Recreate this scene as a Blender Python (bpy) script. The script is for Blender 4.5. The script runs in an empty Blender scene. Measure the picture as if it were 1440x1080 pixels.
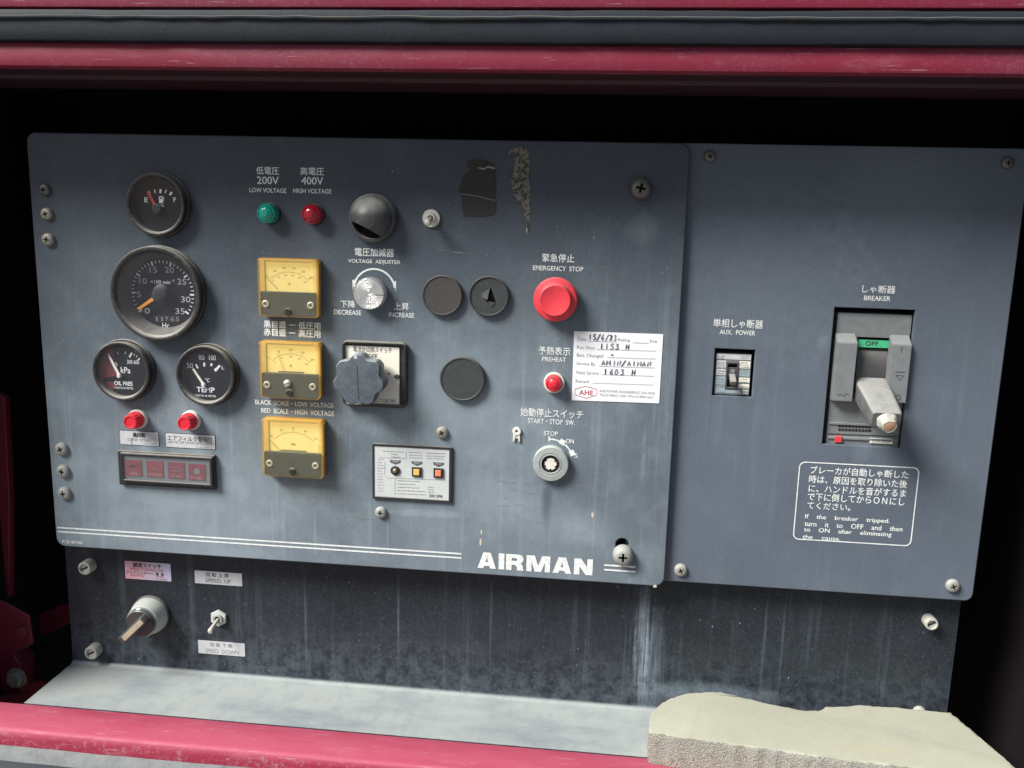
import bpy, math, random
from mathutils import Vector, Matrix
random.seed(7)
S = bpy.context.scene
COL = S.collection

# ------------------------------------------------------------------ camera
D = 0.88                       # metres from the lens to the front panel
FPX = 1250.0                   # focal length in photo pixels (photo 1440 wide)
PITCH, YAW, ROLL = 0.18932944, 0.1048035, 0.02526189
def _basis():
    cp, sp, cy, sy, cr, sr = math.cos(PITCH), math.sin(PITCH), math.cos(YAW), math.sin(YAW), math.cos(ROLL), math.sin(ROLL)
    f = Vector((-sy*cp, cy*cp, -sp)); rt = Vector((cy, sy, 0)); up = rt.cross(f)
    return rt*cr + up*sr, up*cr - rt*sr, f
CR, CU, CF = _basis()
CAM = Vector((0, -D, 0))
cd = bpy.data.cameras.new('camera'); cam = bpy.data.objects.new('camera', cd); COL.objects.link(cam)
cd.sensor_width = 36; cd.lens = 36*FPX/1440; cd.clip_start = 0.01; cd.clip_end = 500
cam.matrix_world = Matrix(((CR.x, CU.x, -CF.x, CAM.x), (CR.y, CU.y, -CF.y, CAM.y), (CR.z, CU.z, -CF.z, CAM.z), (0, 0, 0, 1)))
S.camera = cam

# ------------------------------------------------------------------ light
SUN_DIR = Vector((-1.35, -1.0, 1.62)).normalized()     # towards the sun: upper left, in front
w = bpy.data.worlds.new('World'); S.world = w; w.use_nodes = True
nt = w.node_tree; nt.nodes.clear()
sky = nt.nodes.new('ShaderNodeTexSky'); sky.sky_type = 'NISHITA'; sky.sun_disc = False
sky.sun_elevation = math.asin(SUN_DIR.z); sky.sun_rotation = math.atan2(SUN_DIR.x, SUN_DIR.y)
sky.dust_density = 3.0; sky.air_density = 1.0; sky.ozone_density = 1.5
bg = nt.nodes.new('ShaderNodeBackground'); bg.inputs[1].default_value = 0.05
ow = nt.nodes.new('ShaderNodeOutputWorld'); nt.links.new(sky.outputs[0], bg.inputs[0]); nt.links.new(bg.outputs[0], ow.inputs[0])
sl = bpy.data.lights.new('sun', 'SUN'); sl.energy = 4.4; sl.angle = math.radians(24); sl.color = (1.0, 0.985, 0.965)
so = bpy.data.objects.new('sun', sl); COL.objects.link(so); so.rotation_euler = SUN_DIR.to_track_quat('Z', 'Y').to_euler()
S.view_settings.view_transform = 'Standard'; S.view_settings.look = 'None'; S.view_settings.gamma = 1.0
S.view_settings.exposure = 0.68

# ------------------------------------------------------------------ places on the panels
def at(px, py, w=0.0):
    """photo pixel -> point on the plane w metres in front of the front panel"""
    d = CF + CR*((px-720)/FPX) - CU*((py-540)/FPX)
    return CAM + d*((-w + D)/d.y)
def atz(px, py, z):
    d = CF + CR*((px-720)/FPX) - CU*((py-540)/FPX)
    return CAM + d*(z/d.z)
def size(px, py, wp, hp, w=0.0):
    return ((at(px+wp/2, py, w)-at(px-wp/2, py, w)).x, (at(px, py-hp/2, w)-at(px, py+hp/2, w)).z)
def mm(px, py, n, w=0.0):
    a, b = size(px, py, 2, 2, w); return n*(a+b)/4

# ------------------------------------------------------------------ materials
class NT:
    def __init__(s, name):
        s.m = bpy.data.materials.new(name); s.m.use_nodes = True
        s.t = s.m.node_tree; s.t.nodes.clear()
        s.out = s.t.nodes.new('ShaderNodeOutputMaterial')
        s.pos = s.n('ShaderNodeNewGeometry').outputs['Position']
        s.nrm = s.n('ShaderNodeNewGeometry').outputs['Normal']
    def n(s, typ, ins=None, **p):
        nd = s.t.nodes.new(typ)
        for k, v in p.items(): setattr(nd, k, v)
        for k, v in (ins or {}).items(): s.put(nd.inputs[k], v)
        return nd
    def put(s, sock, v):
        if isinstance(v, bpy.types.NodeSocket): s.t.links.new(v, sock)
        else:
            if isinstance(v, (tuple, list)) and len(v) == 3 and sock.type == 'RGBA': v = (*v, 1)
            sock.default_value = v
    def ma(s, op, a, b=0.0, c=0.0):
        return s.n('ShaderNodeMath', {0: a, 1: b, 2: c}, operation=op).outputs[0]
    def mix(s, f, a, b):
        return s.n('ShaderNodeMix', {0: f, 6: a, 7: b}, data_type='RGBA').outputs[2]
    def scl(s, v, x, y, z):
        return s.n('ShaderNodeVectorMath', {0: v, 1: (x, y, z)}, operation='MULTIPLY').outputs[0]
    def noise(s, scale, det=4, rough=0.6, vec=None, dist=0.0):
        return s.n('ShaderNodeTexNoise', {'Vector': vec or s.pos, 'Scale': scale, 'Detail': det, 'Roughness': rough, 'Distortion': dist}).outputs[0]
    def vor(s, scale, vec=None):
        return s.n('ShaderNodeTexVoronoi', {'Vector': vec or s.pos, 'Scale': scale}).outputs['Distance']
    def ramp(s, v, lo, hi, a=0.0, b=1.0):
        return s.n('ShaderNodeMapRange', {0: v, 1: lo, 2: hi, 3: a, 4: b}, interpolation_type='SMOOTHSTEP').outputs[0]
    def xyz(s, v):
        o = s.n('ShaderNodeSeparateXYZ', {0: v}).outputs; return o[0], o[1], o[2]
    def bump(s, h, strength, dist=0.001):
        return s.n('ShaderNodeBump', {'Height': h, 'Strength': strength, 'Distance': dist}).outputs[0]
    def bsdf(s, col, rough=0.5, metal=0.0, nrm=None, **kw):
        ins = {'Base Color': col, 'Roughness': rough, 'Metallic': metal}
        if nrm is not None: ins['Normal'] = nrm
        for k, v in kw.items(): ins[k.replace('_', ' ')] = v
        b = s.n('ShaderNodeBsdfPrincipled', ins).outputs[0]
        s.t.links.new(b, s.out.inputs[0]); return b

def std(name, col, rough=0.5, metal=0.0, dust=0.25, grime=0.25, sc=120, dcol=(0.36, 0.35, 0.31), bump=0.15, spec=0.5, **kw):
    t = NT(name)
    n1 = t.noise(sc, 5, 0.65); n2 = t.noise(sc*5, 3, 0.6)
    base = t.mix(t.ramp(n1, 0.35, 0.7, 0, grime), col, tuple(c*0.45 for c in col))
    up = t.xyz(t.nrm)[2]
    du = t.ma('MULTIPLY', t.ramp(up, 0.05, 0.9), t.ramp(n1, 0.2, 0.6, 0.45, 1.0))
    du = t.ma('ADD', t.ma('MULTIPLY', du, min(1, dust*2.4)), t.ma('MULTIPLY', t.ramp(n2, 0.5, 0.75), dust*0.5))
    du = t.ma('MINIMUM', du, 1.0)
    c = t.mix(du, base, dcol)
    r = t.ma('ADD', rough, t.ma('MULTIPLY', du, max(0, 0.85-rough)))
    t.bsdf(c, r, t.ma('MULTIPLY', metal, t.ma('SUBTRACT', 1.0, du)) if metal else 0.0, t.bump(n2, bump, 0.0006), Specular_IOR_Level=spec, **kw)
    return t.m

def panel_paint(name, base, dust_light, cloud, streak, speck, extra=None):
    t = NT(name)
    x, y, z = t.xyz(t.pos)
    big = t.noise(4.5, 2, 0.45); mid = t.noise(26, 6, 0.65); fine = t.noise(420, 3, 0.6)
    st = t.noise(1.0, 5, 0.65, vec=t.scl(t.pos, 95, 1, 3.2)); st2 = t.noise(1.0, 3, 0.6, vec=t.scl(t.pos, 420, 1, 7))
    rub = t.noise(1.0, 4, 0.7, vec=t.scl(t.pos, 12, 1, 160))
    low = t.ramp(z, 0.05, -0.22, 0.0, 1.0)                     # dirt grows downwards, with the light fall-off painted in as well
    d = t.ma('MULTIPLY', t.ma('MULTIPLY', t.ramp(big, 0.25, 0.70, .35, 1), cloud), t.ma('ADD', .12, low))
    if name == 'front_panel_paint': d = t.ma('ADD', d, t.ma('MULTIPLY', t.ma('MULTIPLY', t.ramp(x, -.1, -.45), t.ramp(z, -.12, -.30)), t.ramp(mid, .2, .6, .15, .32)))  # paler lower left: partly dirt, partly brighter light put into the colour
    d = t.ma('ADD', d, t.ma('MULTIPLY', t.ma('MULTIPLY', t.ramp(mid, 0.42, 0.8), cloud*0.45), t.ma('ADD', .25, low)))
    s1 = t.ma('MULTIPLY', t.ma('MULTIPLY', t.ramp(st, 0.52, 0.78), streak), low)
    s2 = t.ma('MULTIPLY', t.ma('MULTIPLY', t.ramp(st2, 0.58, 0.8), streak*0.7), low)
    d = t.ma('ADD', d, t.ma('ADD', s1, s2))
    d = t.ma('ADD', d, t.ma('MULTIPLY', t.ma('MULTIPLY', t.ramp(rub, 0.6, 0.8), t.ramp(mid, 0.5, 0.7)), streak*0.5))
    v = t.vor(300 if name == 'lower_panel_paint' else 210); v2 = t.vor(95, t.scl(t.pos, 1.0, 1.0, 0.8))
    sp = t.ma('MULTIPLY', t.ramp(v, 0.16, 0.06), t.ramp(t.noise(60, 3), 0.5, 0.66))
    sp2 = t.ma('MULTIPLY', t.ramp(v2, 0.10, 0.045), t.ramp(t.noise(17, 3), 0.5, 0.64))
    d = t.ma('ADD', d, t.ma('MULTIPLY', t.ma('ADD', sp, sp2), speck))
    d = t.ma('ADD', d, t.ma('MULTIPLY', t.ramp(fine, 0.35, 0.75), 0.07))
    up = t.ramp(t.xyz(t.nrm)[2], 0.25, 0.95)
    if extra: d = extra(t, d, x, z)
    d = t.n('ShaderNodeClamp', {0: d}).outputs[0]
    c = t.mix(d, base, dust_light)
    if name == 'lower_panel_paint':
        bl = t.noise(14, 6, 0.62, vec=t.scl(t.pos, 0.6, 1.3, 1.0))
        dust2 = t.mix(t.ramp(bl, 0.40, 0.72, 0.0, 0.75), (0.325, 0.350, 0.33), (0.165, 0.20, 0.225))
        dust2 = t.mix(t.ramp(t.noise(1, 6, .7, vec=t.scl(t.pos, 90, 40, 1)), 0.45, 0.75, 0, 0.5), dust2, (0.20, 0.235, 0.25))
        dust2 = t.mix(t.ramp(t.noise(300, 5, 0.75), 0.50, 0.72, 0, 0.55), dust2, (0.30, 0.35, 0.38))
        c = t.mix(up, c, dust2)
    t.bsdf(c, t.ma('ADD', 0.42, t.ma('MULTIPLY', d, 0.35)), 0.0, t.bump(t.ma('ADD', fine, t.ma('MULTIPLY', mid, 2.0)), 0.10, 0.0006), Specular_IOR_Level=0.28)
    return t.m

def blob(t, x, z, P, rx, rz, amt):
    a = t.ma('DIVIDE', t.ma('SUBTRACT', x, P.x), rx); b = t.ma('DIVIDE', t.ma('SUBTRACT', z, P.z), rz)
    r = t.ma('ADD', t.ma('MULTIPLY', a, a), t.ma('MULTIPLY', b, b))
    if not hasattr(t, 'bn'): t.bn = t.noise(90, 5, 0.7)
    nz = t.bn
    return t.ma('MULTIPLY', t.ramp(t.ma('ADD', r, t.ma('MULTIPLY', nz, 1.2)), 1.55, 0.35), amt)
def front_extra(t, d, x, z):
    d = t.ma('ADD', d, blob(t, x, z, at(640, 570), .12, .10, .24))
    d = t.ma('ADD', d, blob(t, x, z, at(700, 700), .055, .035, .32))
    d = t.ma('ADD', d, blob(t, x, z, at(905, 322), .022, .020, .22))
    d = t.ma('ADD', d, blob(t, x, z, at(790, 740), .075, .028, .22))
    d = t.ma('ADD', d, blob(t, x, z, at(600, 722), .05, .006, .35))
    d = t.ma('ADD', d, blob(t, x, z, at(620, 470), .03, .02, .15))
    d = t.ma('ADD', d, blob(t, x, z, at(550, 600), .03, .02, .22))
    for (a_, b_, w_, g_) in ((302, 735, .0030, .24), (383, 738, .0016, .26), (399, 742, .0022, .20), (443, 748, .0012, .26), (520, 740, .0020, .2), (545, 752, .0012, .24), (650, 748, .0025, .18), (118, 725, .003, .16), (905, 640, .0022, .2), (921, 560, .002, .2)):
        d = t.ma('ADD', d, blob(t, x, z, at(a_, b_), w_*1.3, .040, g_))
    d = t.ma('SUBTRACT', d, t.ma('MAXIMUM', blob(t, x, z, at(769, 700), .007, .05, .34), blob(t, x, z, at(774, 676), .02, .012, .25)))      # dark drip under the key switch
    d = t.ma('SUBTRACT', d, blob(t, x, z, at(735, 555), .030, .012, .22))
    return d
def right_extra(t, d, x, z):
    d = t.ma('ADD', d, blob(t, x, z, at(1090, 400), .13, .12, .27))  # broad pale patch: sky sheen painted into the panel colour
    d = t.ma('ADD', d, blob(t, x, z, at(1260, 300), .09, .09, .20))  # second patch of the painted sheen
    d = t.ma('ADD', d, blob(t, x, z, at(1160, 480), .008, .012, .35))
    d = t.ma('ADD', d, blob(t, x, z, at(1215, 640), .012, .014, .25))
    return d
def lower_extra(t, d, x, z):
    P = at(903, 900, -.03)
    stk = t.ramp(t.noise(1.0, 5, 0.7, vec=t.scl(t.pos, 380, 1, 9)), .36, .62, .12, 1.0)
    d = t.ma('ADD', d, t.ma('MULTIPLY', blob(t, x, z, P, .011, .10, .85), stk))
    d = t.ma('ADD', d, t.ma('MULTIPLY', blob(t, x, z, at(915, 930, -.03), .020, .085, .5), stk))
    for q_ in ((430, 880), (560, 870), (690, 880), (1075, 900), (1100, 905)): d = t.ma('ADD', d, t.ma('MULTIPLY', blob(t, x, z, at(*q_, -.03), .0025, .075, .24), stk))
    edge = t.ramp(z, -.44, -.535, 0.0, 0.24)
    d = t.ma('ADD', d, t.ma('MULTIPLY', edge, t.ramp(t.noise(80, 6, .75), .35, .65)))
    d = t.ma('ADD', d, blob(t, x, z, at(1000, 975, -.03), .10, .016, .45))
    return d

M_FRONT = panel_paint('front_panel_paint', (0.036, 0.045, 0.062), (0.225, 0.275, 0.305), 0.54, 0.30, 0.6, front_extra)
M_RIGHT = panel_paint('breaker_panel_paint', (0.080, 0.098, 0.126), (0.20, 0.24, 0.275), 0.20, 0.22, 0.5, right_extra)
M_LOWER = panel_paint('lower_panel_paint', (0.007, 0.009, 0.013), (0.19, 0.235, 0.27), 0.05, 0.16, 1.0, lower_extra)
M_BLACK = std('black_plastic', (0.022, 0.022, 0.024), 0.45, dust=0.34, dcol=(0.26, 0.25, 0.21))
M_BEZEL = std('bezel_black', (0.028, 0.028, 0.028), 0.36, dust=0.30, dcol=(0.42, 0.40, 0.33), sc=60)
M_DIAL = std('dial_black', (0.007, 0.008, 0.013), 0.6, dust=0.0, spec=.2, bump=0)
M_DIALRED = std('dial_red', (0.17, 0.012, 0.022), 0.55, dust=0.02)
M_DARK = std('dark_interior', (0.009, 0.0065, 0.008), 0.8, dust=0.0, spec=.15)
M_MAROON = std('maroon_paint', (0.16, 0.012, 0.028), 0.5, dust=0.05)  # dull maroon paint of the corner bracket
M_PRINT = std('white_print', (0.80, 0.83, 0.80), 0.55, dust=0.16, grime=0.5, sc=300, dcol=(0.40, 0.42, 0.40))
M_DPRINT = std('dial_print', (0.90, 0.91, 0.90), 0.5, dust=0.0, grime=0.1)
M_FPRINT = std('faint_grey_print', (0.24, 0.24, 0.24), 0.6, dust=0.1)
M_INK = std('grey_ink', (0.10, 0.10, 0.11), 0.6, dust=0.05)
M_SCALE = std('faded_scale_ink', (0.30, 0.25, 0.12), 0.6, dust=0)
M_PEN = std('pen_ink', (0.012, 0.014, 0.06), 0.5, dust=0.0)
M_PAPER = std('white_sticker', (0.82, 0.82, 0.83), 0.5, dust=0.03, grime=0.04, sc=40)
M_LABEL = std('label_film', (0.55, 0.56, 0.57), 0.4, dust=0.10, grime=0.2, sc=150)
M_REDINK = std('red_ink', (0.42, 0.05, 0.06), 0.5, dust=0.05)
M_CREAM = std('cream_plate', (0.84, 0.80, 0.68), 0.45, dust=0.05, grime=0.12, sc=30)
M_SCREW = std('dusty_zinc', (0.33, 0.31, 0.26), 0.5, 0.5, dust=0.35, dcol=(0.36, 0.33, 0.27))
M_SCREWD = std('dark_zinc', (0.13, 0.13, 0.12), 0.42, 0.6, dust=0.2, dcol=(0.2, 0.19, 0.16))
M_SCREWL = std('pale_zinc', (0.34, 0.34, 0.31), 0.6, 0.3, dust=0.3, dcol=(0.36, 0.36, 0.32))
M_SLOT = std('screw_recess', (0.012, 0.011, 0.010), 0.8, dust=0.0)
M_CHROME = std('dull_chrome', (0.68, 0.66, 0.60), 0.38, 0.5, dust=0.22, dcol=(0.5, 0.47, 0.38))
M_ALU = std('spun_aluminium', (0.86, 0.85, 0.81), 0.36, 0.65, dust=0.1, dcol=(0.7, 0.68, 0.6))
M_STEEL = std('lock_steel', (0.45, 0.49, 0.46), 0.5, 0.45, dust=0.35, dcol=(0.42, 0.46, 0.42))
M_ESTOP = std('emergency_red', (0.72, 0.045, 0.06), 0.42, dust=0.14, dcol=(0.70, 0.28, 0.28), sc=50, bump=0.06)
M_REDCAP = std('lamp_red_plastic', (0.70, 0.02, 0.04), 0.28, dust=0.05, dcol=(0.8, 0.35, 0.35), Subsurface_Weight=0.25, Subsurface_Radius=(0.004, 0.001, 0.001))
M_WCOLLAR = std('ivory_plastic', (0.72, 0.71, 0.62), 0.45, dust=0.15, dcol=(0.5, 0.47, 0.38))
M_SPACER = std('chalky_spacer', (0.46, 0.46, 0.40), 0.6, dust=0.2, grime=.5, dcol=(0.36, 0.35, 0.3), sc=200)
M_KNOB = std('grey_blue_plastic', (0.085, 0.105, 0.125), 0.5, dust=0.34, grime=.5, dcol=(0.30, 0.33, 0.335), sc=90)
M_GREY = std('breaker_grey', (0.185, 0.20, 0.20), 0.5, dust=0.18, dcol=(0.36, 0.37, 0.35))
M_GREYD = std('breaker_dark_grey', (0.060, 0.058, 0.060), 0.45, dust=0.12)
M_HANDLE = std('handle_grey', (0.13, 0.132, 0.128), 0.55, dust=0.26, grime=.75, dcol=(0.40, 0.40, 0.37), sc=75, bump=.4)
M_STUB = std('yellowed_stub', (0.62, 0.56, 0.42), 0.6, dust=0.15, grime=0.3)
M_STUBF = std('stub_end', (0.42, 0.26, 0.15), 0.7, dust=0.05)
M_GREEN = std('off_flag_green', (0.07, 0.50, 0.24), 0.45, dust=0.08)
M_REDBTN = std('trip_button_red', (0.70, 0.05, 0.06), 0.4, dust=0.08)
M_FACE = std('meter_scale_yellow', (0.90, 0.74, 0.31), 0.5, dust=0.0, grime=0.10, sc=45, bump=0)
M_AMBS = std('meter_surround_amber', (0.84, 0.66, 0.28), 0.5, dust=0.0, grime=0.3, sc=60)
M_MBLACK = std('meter_cover_black', (0.034, 0.046, 0.050), 0.5, dust=0.10, dcol=(0.2, 0.22, 0.19))
M_CAP = std('plug_cap_brown', (0.055, 0.050, 0.047), 0.6, dust=0.22, dcol=(0.20, 0.17, 0.15), sc=45)
M_CAPD = std('plug_cap_dark', (0.040, 0.046, 0.046), 0.55, dust=0.22, dcol=(0.2, 0.2, 0.17), sc=45)
M_HOOD = std('hood_black', (0.055, 0.058, 0.060), 0.34, dust=0.42, dcol=(0.34, 0.34, 0.31), sc=70)
M_NEEDR = std('needle_red', (0.55, 0.03, 0.03), 0.4, dust=0.0)
M_NEEDO = std('needle_orange', (0.85, 0.32, 0.03), 0.4, dust=0.0)
M_NEEDW = std('needle_white', (0.85, 0.82, 0.72), 0.4, dust=0.0)
M_TAPE = std('torn_black_film', (0.020, 0.020, 0.019), 0.7, dust=0.10, sc=110)
M_WIND = std('display_window_grey', (0.24, 0.29, 0.31), 0.35, dust=0.15, sc=80, dcol=(0.4, 0.44, 0.43))
M_SEG = std('indicator_pink_red', (0.33, 0.075, 0.10), 0.35, dust=0.25, grime=0.35, sc=90, dcol=(0.40, 0.26, 0.27))
M_SEGT = std('indicator_lettering', (0.62, 0.38, 0.36), 0.4, dust=0.0)
M_AMBERB = std('amber_button', (0.78, 0.48, 0.12), 0.4, dust=0.05)
M_CORALB = std('coral_button', (0.80, 0.25, 0.12), 0.4, dust=0.05)
M_RELAYF = std('relay_face', (0.55, 0.58, 0.56), 0.5, dust=0.15, grime=0.12, sc=60)
M_BRASS = std('old_brass', (0.32, 0.24, 0.13), 0.4, 0.7, dust=0.15)
M_KBAR = std('knob_bar_brown', (0.42, 0.36, 0.25), 0.35, dust=0.15, dcol=(0.5, 0.46, 0.36))
M_KDARK = std('knob_dark', (0.050, 0.045, 0.045), 0.25, dust=0.12)
M_GRNW = std('pale_green_plastic', (0.52, 0.58, 0.53), 0.45, dust=0.2, dcol=(0.55, 0.55, 0.47))
M_RED = None

def red_paint(name, base, fade, edge, wear=.55):
    t = NT(name)
    n1 = t.noise(9, 5, .6, vec=t.scl(t.pos, .5, 2, 2)); n2 = t.noise(60, 5, .7, vec=t.scl(t.pos, .3, 1, 1)); n3 = t.noise(500, 3, .6)
    up = t.ramp(t.xyz(t.nrm)[2], .1, .95)
    c = t.mix(t.ramp(n1, .4, .75, 0, .30), base, fade)
    c = t.mix(t.ma('MULTIPLY', up, t.ramp(n1, .25, .6, .55, 1)), c, fade)
    c = t.mix(t.ramp(n2, .55, .75, 0, edge), c, (.46, .22, .24))
    c = t.mix(t.ma('MULTIPLY', t.ramp(n3, .55, .75), t.ramp(n1, .3, .7, .0, .22)), c, (.45, .30, .30))
    fr_ = t.ma('MULTIPLY', t.ramp(up, .6, .1), t.ma('MULTIPLY', t.ramp(t.noise(170, 5, .75), .50, .68), t.ramp(n1, .3, .6, wear*.25, wear))); c = t.mix(fr_, c, (.36, .27, .28))
    sc = t.noise(1.0, 4, .7, vec=t.scl(t.pos, 22, 260, 420)); c = t.mix(t.ma('MULTIPLY', t.ramp(sc, .62, .72), .5), c, (.50, .34, .33))
    chips = t.ma('MULTIPLY', t.ramp(t.noise(190, 4, .7, vec=t.scl(t.pos, .6, 1, 1)), .66, .72), t.ramp(n1, .45, .6)); c = t.mix(chips, c, (.20, .13, .11))
    t.bsdf(c, t.ramp(n2, .3, .7, .50, .72), 0, t.bump(t.ma('ADD', n3, n2), .22, .0006), Specular_IOR_Level=.4); return t.m
M_RED = red_paint('red_paint', (.25, .010, .035), (.41, .072, .12), .30)
M_REDTOP = red_paint('header_red_paint', (.20, .011, .034), (.17, .06, .095), .16, .10)  # weaker light on the header is put into this darker red
M_RUBBER = std('weathered_rubber', (.015, .020, .026), .65, dust=.03, dcol=(.12, .13, .14), sc=40, bump=.5, spec=.25)
M_RUBTOP = std('rubber_dusty_ledge', (.05, .055, .055), .7, dust=.30, dcol=(.24, .26, .255), sc=60, bump=.4)
M_TERRA = std('terracotta_edge', (.34, .17, .09), .7, dust=.3, dcol=(.4, .34, .28))

def foam_mat():
    t = NT('cream_foam')
    up = t.ramp(t.xyz(t.nrm)[2], .5, .9)
    v = t.vor(800); n = t.noise(40, 5, .6); f = t.noise(900, 2, .6)
    top = t.mix(t.ramp(n, .35, .7, 0, .4), (.385, .382, .295), (.33, .33, .26))
    top = t.mix(t.ramp(f, .45, .75, 0, .35), top, (.20, .20, .155))
    top = t.mix(blob_xy(t, atz(1230, 1055, -.50), .05, .010, .35), top, (.42, .35, .22))
    side = t.mix(t.ramp(v, .1, .5), (.12, .12, .10), (.37, .36, .29))
    side = t.mix(t.ramp(t.noise(300, 4, .75), .52, .66, 0, .8), side, (.10, .10, .085))
    side = t.mix(t.ramp(n, .3, .7, 0, .5), side, (.27, .28, .26))
    c = t.mix(up, side, top)
    h = t.ma('ADD', t.ma('MULTIPLY', t.ma('ADD', v, t.ma('MULTIPLY', t.noise(260, 4, .7), 1.2)), t.ramp(up, 0, 1, 2.2, .10)), t.ma('MULTIPLY', f, .35))
    t.bsdf(c, .9, 0, t.bump(h, .55, .0007)); return t.m
def blob_xy(t, P, rx, ry, amt):
    x, y, z = t.xyz(t.pos)
    a = t.ma('DIVIDE', t.ma('SUBTRACT', x, P.x), rx); b = t.ma('DIVIDE', t.ma('SUBTRACT', y, P.y), ry)
    return t.ma('MULTIPLY', t.ramp(t.ma('ADD', t.ma('ADD', t.ma('MULTIPLY', a, a), t.ma('MULTIPLY', b, b)), t.ma('MULTIPLY', t.noise(70, 5, .7), 1.8)), 1.9, .5), amt)
M_FOAM = foam_mat()

def clear_mat(name, tint, gloss=0.06, body=0.0, bodycol=(1, 1, 1), rough=0.06, refl=1.0):
    t = NT(name)
    tr = t.n('ShaderNodeBsdfTransparent', {0: tint}).outputs[0]
    gl = t.n('ShaderNodeBsdfGlossy', {0: (1, 1, 1), 1: rough}).outputs[0]
    fc_ = t.n('ShaderNodeLayerWeight', {0: .5}).outputs[1]
    lw = t.ma('ADD', .04, t.ma('MULTIPLY', t.ma('POWER', fc_, 5.0), .96))
    fac = t.ma('MINIMUM', t.ma('ADD', t.ma('MULTIPLY', lw, refl), gloss), 1.0)
    if body:
        df = t.n('ShaderNodeBsdfDiffuse', {0: bodycol}).outputs[0]
        tl = t.n('ShaderNodeBsdfTranslucent', {0: bodycol}).outputs[0]
        dd = t.n('ShaderNodeMixShader', {0: .5, 1: df, 2: tl}).outputs[0]
        nz = t.noise(110, 5, .65)
        tr = t.n('ShaderNodeMixShader', {0: t.ramp(nz, .3, .7, body*.9, body*1.1), 1: tr, 2: dd}).outputs[0]
    mx = t.n('ShaderNodeMixShader', {0: fac, 1: tr, 2: gl}).outputs[0]
    t.t.links.new(mx, t.out.inputs[0]); return t.m
M_GLASS = clear_mat('gauge_glass', (.97, .97, .98), 0.0, .022, (.55, .60, .68), .05, refl=.55)
M_AMBER = clear_mat('yellowed_acrylic', (.97, .82, .45), 0.0, .45, (.82, .54, .16), .12)
M_AMBERF = clear_mat('yellowed_acrylic_front', (1.0, .98, .88), 0.0, .10, (.84, .74, .46), .14, refl=.8)
M_SMOKE = clear_mat('smoky_acrylic', (.86, .85, .85), 0.02, .16, (.34, .37, .38), .12)
def lens_mat(name, col):
    t = NT(name)
    n = t.vor(700)
    t.bsdf(col, .12, 0, t.bump(n, .25, .0008), Transmission_Weight=.35, IOR=1.45, Subsurface_Weight=.4, Subsurface_Radius=(.004, .004, .004), Coat_Weight=.5)
    return t.m
M_LGREEN = lens_mat('green_lens', (.01, .42, .30)); M_LRED = lens_mat('red_lens', (.50, .01, .035))

def residue_mat():
    t = NT('glue_residue')
    v = t.noise(230, 5, .75); n = t.noise(700, 3, .6)
    c = t.mix(t.ramp(v, .44, .54), (.035, .035, .032), (.17, .165, .135))
    c = t.mix(t.ramp(n, .55, .7, 0, .4), c, (.30, .28, .22))
    t.bsdf(c, .85, 0, t.bump(v, .8, .001)); return t.m
M_RESID = residue_mat()
def alu_face_mat():
    t = NT('turned_aluminium'); n = t.noise(300, 2); C = at(519, 411, .0127); x, y, z = t.xyz(t.pos)
    dx, dz = t.ma('SUBTRACT', x, C.x), t.ma('SUBTRACT', z, C.z)
    r = t.ma('SQRT', t.ma('ADD', t.ma('MULTIPLY', dx, dx), t.ma('MULTIPLY', dz, dz)))
    g = t.n('ShaderNodeTexNoise', {'W': t.ma('MULTIPLY', r, 5200.0), 'Scale': 1.0, 'Detail': 2.0}, noise_dimensions='1D').outputs[0]
    return_ = t.bsdf(t.mix(t.ramp(n, .3, .7, 0, .25), (.90, .89, .85), (.66, .65, .60)), .24, .9, t.bump(g, .55, .0004)); return t.m
    t.bsdf(t.mix(t.ramp(n, .3, .7, 0, .2), (.92, .91, .87), (.7, .69, .64)), .42, .55, Anisotropic=.6); return t.m
M_ALUF = alu_face_mat()
def speed_label_mat():
    t = NT('faded_pink_label'); x, y, z = t.xyz(t.pos)
    a, b = at(178, 803, -.03).x, at(238, 803, -.03).x
    t.bsdf(t.mix(t.ramp(x, a, b), (.66, .36, .42), (.52, .53, .66)), .35); return t.m
M_PINKL = speed_label_mat()
def ground_mat():
    t = NT('concrete_ground'); n = t.noise(3, 8, .65)
    t.bsdf(t.mix(n, (.13, .125, .12), (.20, .195, .185)), .9); return t.m
M_GROUND = ground_mat()

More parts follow.
